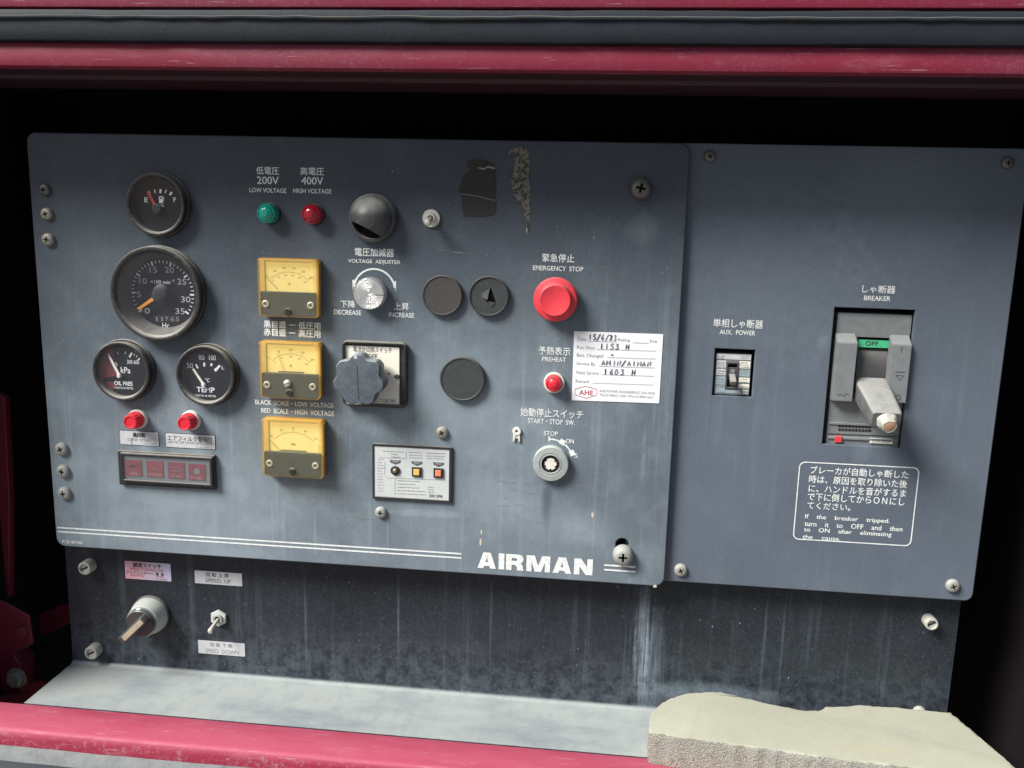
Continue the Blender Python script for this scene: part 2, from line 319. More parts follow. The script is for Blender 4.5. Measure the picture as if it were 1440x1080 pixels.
# ------------------------------------------------------------------ building helpers
def link(name, me, mat, parent=None, sharp=35, mats=None):
    o = bpy.data.objects.new(name, me); COL.objects.link(o)
    if mat and not me.materials: me.materials.append(mat)
    if sharp and not me.get('smoothed'):
        for p in me.polygons: p.use_smooth = True
        me.set_sharp_from_angle(angle=math.radians(sharp)); me['smoothed'] = 1
    if parent: o.parent = parent
    return o
def thing(name, label, cat, P, group=None):
    o = bpy.data.objects.new(name, None); COL.objects.link(o); o.location = P
    o.empty_display_size = .01
    o['label'] = label; o['category'] = cat
    if group: o['group'] = group
    return o
def tag(o, label, cat, group=None):
    o['label'] = label; o['category'] = cat
    if group: o['group'] = group
    return o
def mesh(name, V, F):
    me = bpy.data.meshes.new(name); me.from_pydata([tuple(v) for v in V], [], F); me.update(); return me
def lathe_me(prof, n=40, M=None, off=(0, 0), rfun=None, cap0=True, cap1=True):
    """revolve (radius, w) about the axis that points out of the panel"""
    V, F = [], []
    for (r, w_) in prof:
        for i in range(n):
            a = 2*math.pi*i/n; rr = r*(rfun(a) if rfun else 1)
            V.append(Vector((off[0]+rr*math.cos(a), -w_, off[1]+rr*math.sin(a))))
    for k in range(len(prof)-1):
        for i in range(n):
            j = (i+1) % n; F.append((k*n+i, k*n+j, (k+1)*n+j, (k+1)*n+i))
    if cap1: F.append(tuple(range((len(prof)-1)*n, len(prof)*n)))
    if cap0: F.append(tuple(reversed(range(n))))
    if M: V = [M @ v for v in V]
    return mesh('lathe', V, F)
def lathe(name, prof, mat, parent, n=40, **kw):
    return link(name, lathe_me(prof, n, **kw), mat, parent)
def rrect(W, H, r, cx=0, cz=0, k=5):
    pts = []
    r = min(r, W/2-1e-6, H/2-1e-6)
    if r <= 0: return [(cx-W/2, cz-H/2), (cx+W/2, cz-H/2), (cx+W/2, cz+H/2), (cx-W/2, cz+H/2)]
    for (sx, sz, a0) in ((1, -1, -90), (1, 1, 0), (-1, 1, 90), (-1, -1, 180)):
        for i in range(k+1):
            a = math.radians(a0+90*i/k); pts.append((cx+sx*(W/2-r)+r*math.cos(a), cz+sz*(H/2-r)+r*math.sin(a)))
    return pts
def circ(r, cx=0, cz=0, n=40): return [(cx+r*math.cos(2*math.pi*i/n), cz+r*math.sin(2*math.pi*i/n)) for i in range(n)]
def plate_me(loops, w0, w1, bev=0.0, M=None):
    """closed 2-D outlines (x, z); inner ones are holes; slab from w0 to w1"""
    c = bpy.data.curves.new('outline', 'CURVE'); c.dimensions = '2D'; c.fill_mode = 'BOTH' if w1 > w0 else 'FRONT'
    h = (w1-w0)/2; bev = min(bev, h*.98)
    c.extrude = max(0, h-bev); c.bevel_depth = bev; c.bevel_resolution = 2; c.offset = -bev
    for L in loops:
        s = c.splines.new('POLY'); s.points.add(len(L)-1); s.use_cyclic_u = True
        for p, q in zip(s.points, L): p.co = (q[0], q[1], 0, 1)
    o = bpy.data.objects.new('outline', c); COL.objects.link(o)
    bpy.context.view_layer.update()
    me = bpy.data.meshes.new_from_object(o.evaluated_get(bpy.context.evaluated_depsgraph_get()))
    bpy.data.objects.remove(o); bpy.data.curves.remove(c)
    mid = (w0+w1)/2
    for v in me.vertices:
        q = Vector((v.co.x, -(v.co.z+mid), v.co.y)); v.co = M @ q if M else q
    me.update(); return me
def plate(name, loops, w0, w1, mat, parent, bev=0.0, M=None, sharp=35):
    return link(name, plate_me(loops, w0, w1, bev, M), mat, parent, sharp)
def ribbon(pts, wd, closed=False):
    """flat strokes as quads lying in the panel plane"""
    V, F = [], []
    P = [Vector((p[0], p[1])) for p in pts]; n = len(P)
    segs = n if closed else n-1
    for i in range(n):
        a = P[(i-1) % n] if (i > 0 or closed) else P[i]; b = P[(i+1) % n] if (i < n-1 or closed) else P[i]
        d = (b-a); d = d.normalized() if d.length > 0 else Vector((1, 0)); q = Vector((-d.y, d.x))*wd/2
        V += [P[i]+q, P[i]-q]
    for i in range(segs):
        j = (i+1) % n; F.append((2*i, 2*i+1, 2*j+1, 2*j))
    return V, F
def strokes(name, lines, w_, mat, parent, closed=False):
    """lines: list of (points, width) in local x,z"""
    V, F = [], []
    for k, (pts, wd) in enumerate(lines):
        v, f = ribbon(pts, wd, closed); b = len(V)
        V += [Vector((q.x, -w_-.00003*(k % 4), q.y)) for q in v]; F += [tuple(b+i for i in g) for g in f]
    return link(name, mesh(name, V, F), mat, parent, 0)
def text_me(body, W, H, bold=0.0, cx=0, cz=0, w_=0, align=None, shear=0):
    c = bpy.data.curves.new('text', 'FONT'); c.body = body; c.size = 1; c.fill_mode = 'FRONT'; c.resolution_u = 3; c.shear = shear
    o = bpy.data.objects.new('text', c); COL.objects.link(o); bpy.context.view_layer.update()
    me = bpy.data.meshes.new_from_object(o.evaluated_get(bpy.context.evaluated_depsgraph_get()))
    bpy.data.objects.remove(o); bpy.data.curves.remove(c)
    xs = [v.co.x for v in me.vertices]; ys = [v.co.y for v in me.vertices]
    x0, x1, y0, y1 = min(xs), max(xs), min(ys), max(ys)
    for v in me.vertices:
        v.co = Vector((cx+((v.co.x-x0)/(x1-x0)-.5)*W, -w_, cz+((v.co.y-y0)/max(1e-6, y1-y0)-.5)*H))
    if bold:
        n = len(me.vertices); Vs = [v.co.copy() for v in me.vertices]; Fs = [tuple(p.vertices) for p in me.polygons]
        b = min(bold*H*1.1, .00035); V2, F2 = [], []
        for k, (dx, dz) in enumerate(((-b, 0), (b, 0), (0, b*.8), (0, -b*.8))):
            V2 += [v+Vector((dx, -k*.00001, dz)) for v in Vs]; F2 += [tuple(i+k*n for i in f) for f in Fs]
        bpy.data.meshes.remove(me); me = mesh('text', V2, F2)
    me.update(); return me
def text(body, x0, x1, yc, h, w_, mat, parent, bold=0.0, name='lettering', base=None, dw=.0003, shear=0):
    """lettering that fills the photo span x0..x1 centred on yc, on plane w_; parent root location = base"""
    xm = (x0+x1)/2; W, H = size(xm, yc, x1-x0, h, w_); P = at(xm, yc, w_) - (base if base else Vector((0, 0, 0)))
    me = text_me(body, W, H, bold, P.x, P.z, -P.y+dw, shear=shear)
    return link(name, me, mat, parent, 0)
def boolean_screw(R, h, slot):
    prof = [(R, 0), (R, h*.35), (R*.93, h*.68), (R*.75, h*.9), (R*.45, h*.99), (R*.01, h)]
    a = lathe_me(prof, 28); ob = bpy.data.objects.new('a', a); COL.objects.link(ob)
    L, t_ = slot
    cut = plate_me([[(-L, -t_), (-t_, -t_), (-t_, -L), (t_, -L), (t_, -t_), (L, -t_), (L, t_), (t_, t_), (t_, L), (-t_, L), (-t_, t_), (-L, t_)]], h*.35, h*1.4)
    oc = bpy.data.objects.new('c', cut); COL.objects.link(oc)
    a.materials.append(M_SCREW); a.materials.append(M_SLOT); cut.materials.append(M_SCREW); cut.materials.append(M_SLOT)
    for p in cut.polygons: p.material_index = 1
    m = ob.modifiers.new('b', 'BOOLEAN'); m.object = oc; m.operation = 'DIFFERENCE'; m.solver = 'EXACT'
    bpy.context.view_layer.update()
    me = bpy.data.meshes.new_from_object(ob.evaluated_get(bpy.context.evaluated_depsgraph_get()))
    bpy.data.objects.remove(ob); bpy.data.objects.remove(oc)
    for p in me.polygons: p.use_smooth = True
    me.set_sharp_from_angle(angle=math.radians(35)); me['smoothed'] = 1
    return me
SCREW = {}
def screw(px, py, r, w_, parent, mat=M_SCREW, h=.0042, rot=None, off=None):
    key = mat.name
    if key not in SCREW:
        me = boolean_screw(.006, .0042, (.0026, .00065)); me.materials[0] = mat; SCREW[key] = me
    o = bpy.data.objects.new('screw', SCREW[key]); COL.objects.link(o); o.parent = parent
    P = at(px, py, w_); s = mm(px, py, r, w_)/.006
    o.location = P - parent.location; o.scale = (s, s*h/.0042, s)
    o.rotation_euler = (0, rot if rot is not None else random.uniform(-.5, .5), 0)
    return o
WR, WL = -.008, -.030        # breaker panel and lower panel lie behind the front panel

# ------------------------------------------------------------------ setting and casing
def box_me(x0, x1, y0, y1, z0, z1):
    V = [(x, y, z) for x in (x0, x1) for y in (y0, y1) for z in (z0, z1)]
    F = [(0, 1, 3, 2), (4, 6, 7, 5), (0, 4, 5, 1), (2, 3, 7, 6), (0, 2, 6, 4), (1, 5, 7, 3)]
    return mesh('box', V, F)
g = link('ground', mesh('ground', [(-60, -60, -1.5), (60, -60, -1.5), (60, 60, -1.5), (-60, 60, -1.5)], [(0, 1, 2, 3)]), M_GROUND, None, 0); g['kind'] = 'structure'

def extrude_x(prof, x0, x1, closed=True, nx=1, wob=0.0, ends=True):
    """profile of (y, z) swept along x"""
    n = len(prof); V, F = [], []
    rnd = random.Random(3)
    for k in range(nx+1):
        x = x0+(x1-x0)*k/nx; dy, dz = rnd.uniform(-wob, wob), rnd.uniform(-wob, wob)
        V += [(x, y+dy, z+dz) for y, z in prof]
    m = n if closed else n-1
    for k in range(nx):
        for i in range(m):
            j = (i+1) % n; F.append((k*n+i, k*n+j, (k+1)*n+j, (k+1)*n+i))
    if closed and ends: F += [tuple(range(n-1, -1, -1)), tuple(range(nx*n, nx*n+n))]
    return mesh('sweep', V, F)
casing = thing('generator_casing', 'dark red painted steel casing with rubber door seals that frames the whole control panel opening', 'casing', Vector((0, 0, -.6)))
CZ = .6
def cpart(name, me, mat, sharp=35):
    for v in me.vertices: v.co.z += CZ
    return link(name, me, mat, casing, sharp)
HY = -.10                                     # header front plane
def zt(px, py, y): return at(px, py, -y).z
zb = (zt(0, 95, HY)+zt(1440, 105, HY))/2; zm = (zt(0, 61, HY)+zt(1440, 67, HY))/2; zr = (zt(0, 14, HY)+zt(1440, 16, HY))/2
X0, X1 = -.95, .75
cpart('header_rail', extrude_x([(HY, zm), (HY-.002, zm-.004), (HY-.0025, zb+.006), (HY-.001, zb+.0012), (HY+.002, zb), (HY+.010, zb-.0002), (HY+.011, zb+.03), (HY+.01, zm)], X0, X1), M_REDTOP)
cpart('header_underside', extrude_x([(HY+.0115, zb+.0005), (HY+.055, zb+.0012), (HY+.057, zb-.0022), (HY+.125, zb-.0022), (HY+.127, zb+.03), (HY+.0115, zb+.03)], X0, X1), std('shaded_maroon', (.035, .006, .012), .6, dust=0))  # underside of the header; its shade is painted as this dark maroon
for bx_ in (-.09, .26, -.42):
    m_ = lathe_me([(.007, .0), (.007, .003), (.004, .0045)], 20)
    for v in m_.vertices: v.co += Vector((bx_, -.11+.36, .165-CZ+.0))
    cpart('interior_bolt', m_, std('interior_bolt_steel', (.05, .045, .045), .5))
pr = []
for i in range(9):
    a = math.pi*i/8; pr.append((HY-.002-.0075*abs(math.sin(a))**.35, (zm+zr)/2+(zr-zm)/2*.98*-math.cos(a)))
pr = [(HY+.01, zm+.0006)]+pr+[(HY+.01, zr-.0006)]
cpart('header_seal', extrude_x(pr, X0, X1, nx=60, wob=.0003), M_RUBBER)
cpart('header_seal_lip', extrude_x([(HY-.0085, zr-.0095), (HY-.0118, zr-.0085), (HY-.0122, zr-.0072), (HY-.0085, zr-.006)], X0, X1, nx=90, wob=.0004), std('worn_rubber_lip', (.04, .045, .048), .7, dust=.22, grime=.6, sc=30, dcol=(.20, .20, .18)))
cpart('header_panel', extrude_x([(HY, zr+.0005), (HY-.004, zr+.002), (HY-.005, zr+.006), (HY-.005, zr+.12), (HY+.4, zr+.12), (HY+.4, zr+.10), (HY+.012, zr+.10), (HY+.012, zr+.0005)], X0, X1), M_REDTOP)
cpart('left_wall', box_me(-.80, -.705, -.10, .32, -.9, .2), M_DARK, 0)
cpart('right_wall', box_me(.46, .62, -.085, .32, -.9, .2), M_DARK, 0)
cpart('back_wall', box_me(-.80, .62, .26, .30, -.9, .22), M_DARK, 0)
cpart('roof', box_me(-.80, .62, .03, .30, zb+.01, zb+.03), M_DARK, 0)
# bottom sill: red rail, dusty ledge and rubber seal
zs = -.534
ys = [atz(0, p, zs).y for p in (990, 1024, 1037, 1050, 1066)]
y0, y1 = -.060, ys[1]
prof = [(y0+.001, zs-.10), (y0, zs-.004), (y0-.001, zs-.001), (y0-.004, zs+.0005), (y1+.004, zs+.0002), (y1+.001, zs-.0008), (y1-.0010, zs-.0030), (y1-.0026, zs-.0085), (y1-.0034, zs-.015), (y1-.0036, zs-.10)]
cpart('sill_rail', extrude_x(prof, X0, X1), M_RED)
yl = y1-.0040
cpart('sill_seal_ledge', extrude_x([(yl, zs-.0165), (yl-.013, zs-.0195), (yl-.016, zs-.023), (yl-.016, zs-.10), (yl, zs-.10)], X0, X1, nx=70, wob=.0004), M_RUBTOP)
cpart('sill_seal', extrude_x([(yl-.0162, zs-.0225), (yl-.022, zs-.026), (yl-.027, zs-.034), (yl-.028, zs-.10), (yl-.0162, zs-.10)], X0, X1, nx=70, wob=.0005), M_RUBBER)
cpart('sill_lower_edge', extrude_x([(yl-.0285, zs-.040), (yl-.040, zs-.041), (yl-.042, zs-.046), (yl-.042, zs-.10), (yl-.0285, zs-.10)], X0, X1, nx=60, wob=.0008), M_TERRA)

# corner bracket at the lower left
br = thing('corner_bracket', 'dark red steel bracket bolted at the lower left corner beside the black opening', 'bracket', at(20, 900, -.02))
def lp(root, pts, w_): return [((at(a, b, w_)-root.location).x, (at(a, b, w_)-root.location).z) for a, b in pts]
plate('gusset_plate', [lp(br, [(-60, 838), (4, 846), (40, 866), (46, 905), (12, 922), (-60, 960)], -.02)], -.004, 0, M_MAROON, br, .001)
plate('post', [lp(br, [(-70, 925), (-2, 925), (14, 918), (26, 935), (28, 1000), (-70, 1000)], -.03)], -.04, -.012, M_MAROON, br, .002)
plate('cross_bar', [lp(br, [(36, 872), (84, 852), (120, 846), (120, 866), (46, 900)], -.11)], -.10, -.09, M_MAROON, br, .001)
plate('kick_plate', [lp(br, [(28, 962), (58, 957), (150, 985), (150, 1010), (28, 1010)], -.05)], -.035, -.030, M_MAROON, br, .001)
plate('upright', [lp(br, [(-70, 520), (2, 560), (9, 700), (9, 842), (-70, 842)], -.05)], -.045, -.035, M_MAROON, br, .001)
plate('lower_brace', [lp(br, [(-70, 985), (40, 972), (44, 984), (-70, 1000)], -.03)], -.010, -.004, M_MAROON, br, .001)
def hexbolt(px, py, r, w_, parent, mat, h=.006, name='bolt'):
    R = mm(px, py, r, w_); P = at(px, py, w_)-parent.location
    o = plate(name, [[(R*math.cos(a*math.pi/3+.3), R*math.sin(a*math.pi/3+.3)) for a in range(6)]], 0, h, mat, parent, .0008)
    o.location = P
    wsh = lathe('washer', [(R*1.35, 0), (R*1.35, .0012)], mat, o, 24)
    return o
hexbolt(33, 886, 7, -.02, br, M_MAROON)
hexbolt(24, 953, 10, -.012, br, M_SCREW, .008)

# lower panel with its shelf, one bent sheet
xl = at(97, 850, WL).x; xr = at(1342, 920, WL).x
prof = [(.03, -.30), (.03, zs+.006)] + [(.03-.006+.006*math.cos(a), zs+.006-.006*math.sin(a)) for a in (math.pi*i/12 for i in range(1, 6))] + [(.024, zs), (-.0605, zs), (-.0605, zs-.003), (.030, zs-.003), (.033, zs), (.033, -.30)]
low = thing('lower_panel', 'near-black scratched lower sheet under the main panel, bent forward into a dusty shelf', 'panel', Vector((-.1, .03, zs)))
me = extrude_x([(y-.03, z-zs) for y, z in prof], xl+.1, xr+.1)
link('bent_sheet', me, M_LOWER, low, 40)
def standoff(px, py, r, tx, ty):
    P = at(px, py, WL); R = mm(px, py, r, WL)
    st = lathe('spacer_screw', [(R*1.0, 0), (R, .011), (R*.9, .0125), (R*.72, .0128), (R*.66, .0105), (R*.02, .0105)], M_SPACER, low, 26)
    st.location = P-low.location
    s2 = strokes('slot', [([(-R*.55, -R*.3), (R*.55, R*.3)], R*.28)], .0107, M_SLOT, st)
for a in ((127, 794, 9), (136, 912, 9), (1305, 871, 9), (1292, 1001, 9)): standoff(*a, 0, 0)

# ------------------------------------------------------------------ front panel
fp = thing('front_panel', 'dark slate-grey front plate on the left carrying gauges, meters, knobs and white lettering', 'panel', Vector((-.26, 0, -.15)))
FB = fp.location
Lx, Rx, Tz, Bz = -.5985, .0713, .0695, -.3765
def cut(px, py, r, w_=0):
    P = at(px, py, w_)-FB; return circ(mm(px, py, r, w_), P.x, P.z)
outer = []
for q in rrect(Rx-Lx, Tz-Bz, .010, (Lx+Rx)/2-FB.x, (Tz+Bz)/2-FB.z): outer.append(q)
key = at(875, 766)-FB; kr = mm(875, 766, 9)
plate('face_plate', [outer, cut(229, 412, 54), circ(kr, key.x, key.z)], -.006, 0, M_FRONT, fp, .0012)
plate('left_flange', [rrect(.003, Tz-Bz-.02, 0, Lx+.003-FB.x, (Tz+Bz)/2-FB.z)], -.028, -.0065, M_FRONT, fp)
for a in ((64, 267, 8.5, M_SCREWD), (67, 301, 8.5, M_SCREW), (69, 337, 9, M_SCREW), (88, 631, 9, M_SCREWL), (90, 662, 9, M_SCREWL), (92, 693, 9, M_SCREWL), (622, 608, 8.5, M_SCREW), (536, 720, 8, M_SCREWL)):
    screw(a[0], a[1], a[2], 0, fp, a[3])
screw(901, 265, 16, 0, fp, M_SCREWD, .006, .2); screw(876, 779, 14, 0, fp, M_SCREWL, .0065, 0)

def ft(body, x0, x1, yc, h, bold=.012, mat=M_PRINT, **k): return text(body, x0, x1, yc, h, 0, mat, fp, bold, base=FB, **k)
ft('低電圧', 360.5, 392.5, 240, 11); ft('200V', 361.5, 392, 253.6, 10.5, .018); ft('LOW VOLTAGE', 351, 402.5, 267.7, 6.2, .02)
ft('高電圧', 422.5, 455.5, 240.8, 11); ft('400V', 424, 454.5, 254.3, 10.5, .018); ft('HIGH VOLTAGE', 412.5, 466, 268.7, 6.2, .02)
ft('電圧加減器', 499, 554, 354.8, 11.5); ft('VOLTAGE  ADJUSTER', 489.5, 563, 368.5, 6.6, .02)
ft('下降', 479, 499.5, 427.5, 10); ft('DECREASE', 470, 508, 439.3, 6.6, .02)
ft('上昇', 554, 575, 431, 10); ft('INCREASE', 547, 582.5, 443, 6.6, .02)
ft('緊急停止', 762.5, 807.5, 362.8, 11.5); ft('EMERGENCY  STOP', 749.5, 820, 377.5, 6.6, .02)
ft('予熱表示', 757.5, 802, 493.5, 11.5); ft('PREHEAT', 762.5, 796, 505.3, 6.3, .015)
ft('始動停止スイッチ', 732, 820, 581, 12); ft('START・STOP  SW.', 742.5, 808.5, 593, 7, .015)
ft('STOP', 765, 784.5, 609.5, 6.2, .02); ft('ON', 796, 807, 620.3, 6.2, .02); ft('S', 807.5, 812.5, 640.5, 6.2, .0)
ft('黒目盛 ー 低圧用', 371, 450.5, 457, 10, .02); ft('赤目盛 ー 高圧用', 371, 450.5, 468.2, 10.5, .03)
ft('BLACK  SCALE − LOW  VOLTAGE', 359, 469, 567.8, 6.5, .02); ft('RED  SCALE − HIGH  VOLTAGE', 367.5, 469.5, 579.3, 6.5, .02)
ft('P133 407940', 88, 116, 762.3, 4.2, .02)
def arc(cx, cy, r, a0, a1, n=28):
    P = at(cx, cy)-FB; R = mm(cx, cy, r)
    return [(P.x+R*math.cos(math.radians(a0+(a1-a0)*i/n)), P.z+R*math.sin(math.radians(a0+(a1-a0)*i/n))) for i in range(n+1)]
px1 = mm(526, 400, 1)
strokes('turning_arc', [(arc(526.5, 408, 29.3, 172, 8), 2.5*px1)], .0003, M_PRINT, fp)
for sx, cx, cy in ((-1, 497.3, 402), (1, 555.8, 404)):
    P = at(cx, cy)-FB
    plate('arrow_head', [[(P.x-sx*1.4*px1, P.z+9*px1), (P.x+sx*1.6*px1, P.z+8*px1), (P.x+sx*1.1*px1, P.z-7*px1)]], .0003, .0003, M_PRINT, fp)
strokes('switch_arc', [(arc(773, 650, 33, 91, 27), 2.2*px1), (arc(773, 650, 37, 93, 92.9, 1)[:1]+[arc(773, 650, 30, 93, 92, 1)[0]], 2*px1)], .0003, M_PRINT, fp)
for a in (61, 26):
    P = at(773, 650)-FB; R = mm(773, 650, 34); c_, s_ = math.cos(math.radians(a)), math.sin(math.radians(a)); q = 3.7*px1
    plate('position_mark', [[(P.x+(R+u)*c_-v*s_, P.z+(R+u)*s_+v*c_) for u, v in ((-q, -q*1.1), (q, -q*1.1), (q, q*1.1), (-q, q*1.1))]], .0004, .0004, M_PRINT, fp)
for (a, b) in (((80.5, 740.2), (649, 780.2)), ((81, 745.8), (649, 786.2)), ((849.5, 794.2), (893.5, 797.4)), ((849.5, 800.8), (893.5, 804.0))):
    A = at(*a)-FB; B = at(*b)-FB; z = (A.z+B.z)/2
    strokes('stripe', [([(A.x, z), (B.x, z)], 2.4*px1)], .0003, M_PRINT, fp)
# heavy maker's lettering, cut letter by letter
def letter(loops, ox, sc_x, sc_z, P):
    plate('letter', [[(P.x+(ox+x)*sc_x, P.z+z*sc_z) for x, z in L] for L in loops], .0003, .0003, M_PRINT, fp)
A_ = [[(0, 0), (32, 95), (74, 95), (106, 0), (72, 0), (67, 15), (38, 15), (33, 0)], [(46, 38), (60, 38), (53, 66)]]
I_ = [[(0, 0), (33, 0), (33, 95), (0, 95)]]
R_ = [[(0, 0), (32, 0), (32, 32), (48, 32), (62, 24), (65, 0), (102, 0), (97, 10), (95, 28), (84, 43), (96, 54), (99, 68), (95, 84), (82, 93), (66, 95), (0, 95)], [(32, 56), (32, 72), (56, 72), (62, 69), (64, 64), (62, 59), (56, 56)]]
Mm_ = [[(0, 0), (29, 0), (29, 58), (48, 0), (84, 0), (104, 58), (104, 0), (134, 0), (134, 95), (88, 95), (67, 36), (46, 95), (0, 95)]]
N_ = [[(0, 0), (31, 0), (31, 48), (66, 0), (104, 0), (104, 95), (73, 95), (73, 46), (38, 95), (0, 95)]]
P0 = at(671.5, 798)-FB; P1 = at(832.5, 809.3)-FB; sx = (P1.x-P0.x)/648; sz = sx*1.0; Pm = Vector((P0.x, 0, (P0.z+P1.z)/2))
ox = 0
for L, wd in ((A_, 106), (I_, 33), (R_, 102), (Mm_, 134), (A_, 106), (N_, 104)):
    letter(L, ox, sx, sz, Pm); ox += wd+(14 if L is not I_ else 9)
# wear: scuffs and paint chips
rnd = random.Random(11)
ln = []
def scuff(px, py, lx, ly, wd):
    P = at(px, py)-FB; q = at(px+lx, py+ly)-FB; mid = ((P.x+q.x)/2+rnd.uniform(-1, 1)*px1, (P.z+q.z)/2+rnd.uniform(-1, 1)*px1)
    ln.append(([(P.x, P.z), mid, (q.x, q.z)], wd*px1))
for i in range(26): scuff(rnd.uniform(690, 760), rnd.uniform(675, 735), rnd.uniform(3, 16), rnd.uniform(-.5, 1.5), rnd.uniform(.25, .6))
for i in range(24): scuff(rnd.uniform(700, 920), rnd.uniform(560, 760), rnd.uniform(1, 4), rnd.uniform(-2, 2), rnd.uniform(.3, .8))
for i in range(16): scuff(rnd.uniform(590, 900), rnd.uniform(300, 480), rnd.uniform(1, 4), rnd.uniform(-2, 1), rnd.uniform(.3, .8))
for i in range(18): scuff(rnd.uniform(70, 330), rnd.uniform(380, 560), rnd.uniform(1, 6), rnd.uniform(-5, 2), rnd.uniform(.25, .5))
for i in range(14): scuff(rnd.uniform(340, 660), rnd.uniform(600, 760), rnd.uniform(1, 4), rnd.uniform(-1, 4), rnd.uniform(.3, .8))
scuff(485, 723, 38, 7, .7); scuff(495, 727, 30, 3, .5); scuff(638, 355, 12, 1, .8); scuff(808, 682, 26, 3, .6); scuff(834, 686, 0, 8, .9); scuff(617, 351, 50, 6, .3)
sc_ = strokes('scuff_mark', ln, .0002, std('scuff', (.24, .27, .26), .7, dust=.1), fp); sc_['kind'] = 'stuff'
for (x, y, a, b) in ((677, 748, 1.5, 4), (676, 762, 1.6, 6), (833, 724, 2.2, 5), (921, 824, 3.5, 2.5), (741, 322, 1.0, 5)):
    P = at(x, y)-FB
    plate('paint_chip', [[(P.x+a*px1*math.cos(t)*rnd.uniform(.6, 1.2), P.z+b*px1*math.sin(t)*rnd.uniform(.6, 1.1)) for t in (2*math.pi*i/11 for i in range(11))]], .00025, .00025, M_STUB, fp)

def patch(name, label, pts, mat, th, rough=1.0, n=5, cat='film'):
    P = at(*pts[0]); root = thing(name, label, cat, P)
    L = lp(root, pts, 0); out = []
    r2 = random.Random(5)
    for i in range(len(L)):
        a, b = Vector(L[i]), Vector(L[(i+1) % len(L)]); k = max(1, int((b-a).length/(n*px1)))
        for j in range(k):
            out.append(tuple(a.lerp(b, j/k)+Vector((r2.uniform(-1, 1), r2.uniform(-1, 1)))*rough*px1))
    plate('film', [out], .0002, th, mat, root); return root
c3 = lambda pts: [(580+x/4, 180+y/4) for x, y in pts]
tp = patch('torn_film', 'torn black adhesive film patch at the top of the front plate', c3([(330, 182), (440, 188), (468, 215), (470, 470), (455, 494), (400, 498), (288, 498), (275, 395), (258, 350), (290, 265), (322, 240), (325, 212)]), M_TAPE, .0006, .7)
P = tp.location
q = at(668, 232)-P
fl_ = plate('curled_corner', [[(-.008, -.004), (.010, -.003), (.011, .003), (.003, .0045), (-.007, .003)]], .0008, .0014, M_TAPE, tp); fl_.location = (q.x, -.0006, q.z+.001); fl_.rotation_euler = (.35, 0, .05)
strokes('crease', [([((at(x, y)-P).x, (at(x, y)-P).z) for x, y in c3([(272, 370), (360, 382), (430, 400), (466, 408)])], .7*px1)], .0008, M_FPRINT, tp)
strokes('frayed_edge', [([((at(x, y)-P).x, (at(x, y)-P).z) for x, y in c3([(325, 212), (365, 218), (400, 232), (425, 218), (466, 228)])], 2.2*px1)], .0007, M_FPRINT, tp)
patch('glue_residue', 'speckled grey strip of dried glue left by a peeled sticker', c3([(532, 158), (548, 128), (575, 112), (600, 105), (640, 118), (655, 140), (660, 300), (662, 470), (657, 588), (648, 600), (638, 520), (625, 450), (590, 410), (565, 370), (556, 290), (570, 240), (574, 190), (570, 135)]), M_RESID, .0005, 1.0, 3, cat='glue residue')

# ------------------------------------------------------------------ breaker panel (right)
rp = thing('breaker_panel', 'blue-grey plate on the right with two breaker openings and a white framed notice', 'panel', Vector((.22, -WR, -.15)))
RB = rp.location
def rl(pts): return [((at(a, b, WR)-RB).x, (at(a, b, WR)-RB).z) for a, b in pts]
def rrectpx(cs, w_=WR, base=None):
    """true rectangle through the mean of four photo corners"""
    q = [at(a, b, w_)-(base if base else Vector((0, 0, 0))) for a, b in cs]
    x0_ = (q[0].x+q[3].x)/2; x1_ = (q[1].x+q[2].x)/2; z1_ = (q[0].z+q[1].z)/2; z0_ = (q[2].z+q[3].z)/2
    return x0_, x1_, z0_, z1_
def rect_loop(b, g=0): return [(b[0]-g, b[2]-g), (b[1]+g, b[2]-g), (b[1]+g, b[3]+g), (b[0]-g, b[3]+g)]
H1 = [(1174, 432.5), (1288, 435.5), (1266.7, 630), (1156, 624.5)]; H2 = [(1005.7, 490), (1062.6, 492), (1057.6, 559), (1001.5, 556)]
a = at(1450, 208, WR); b = at(1367, 843, WR); ZT = (at(1430, 208, WR).z+at(1000, 202, WR).z)/2; ZB = (at(1358, 843.5, WR).z+at(958, 820, WR).z)/2; XR = (at(1440, 290, WR).x+at(1369, 830, WR).x)/2
plate('face_plate', [rrect(XR-.030, ZT-ZB, .008, (XR+.030)/2-RB.x, (ZT+ZB)/2-RB.z), rect_loop(rrectpx(H1, base=RB)), rect_loop(rrectpx(H2, base=RB))], -.006, 0, M_RIGHT, rp, .0010)
for q in ((998, 220, 8.5, M_SCREWD), (1416, 229, 9, M_SCREWD), (957, 801, 9, M_SCREWL), (1339, 823, 9.5, M_SCREWL)): screw(q[0], q[1], q[2], WR, rp, q[3])
def rt(body, x0, x1, yc, h, bold=.012, **k): return text(body, x0, x1, yc, h, WR, M_PRINT, rp, bold, base=RB, **k)
rt('単相しゃ断器', 1003, 1073, 455, 12); rt('AUX.  POWER', 1012, 1062, 467.5, 6.6, .02)
rt('しゃ断器', 1212.5, 1259, 406.7, 11); rt('BREAKER', 1215, 1252, 419.5, 6.6, .02)
for body, x0, x1, yc, h in (('ブレーカが自動しゃ断した', 1139, 1277.5, 664, 11), ('時は、原因を取り除いた後', 1137, 1275.6, 677, 11), ('に、ハンドルを音がするま', 1136.5, 1274, 690, 11), ('で下に倒してからＯＮにし', 1135, 1272, 701.8, 11), ('てください。', 1135, 1196, 712, 9.5)):
    rt(body, x0, x1, yc, h, .012)
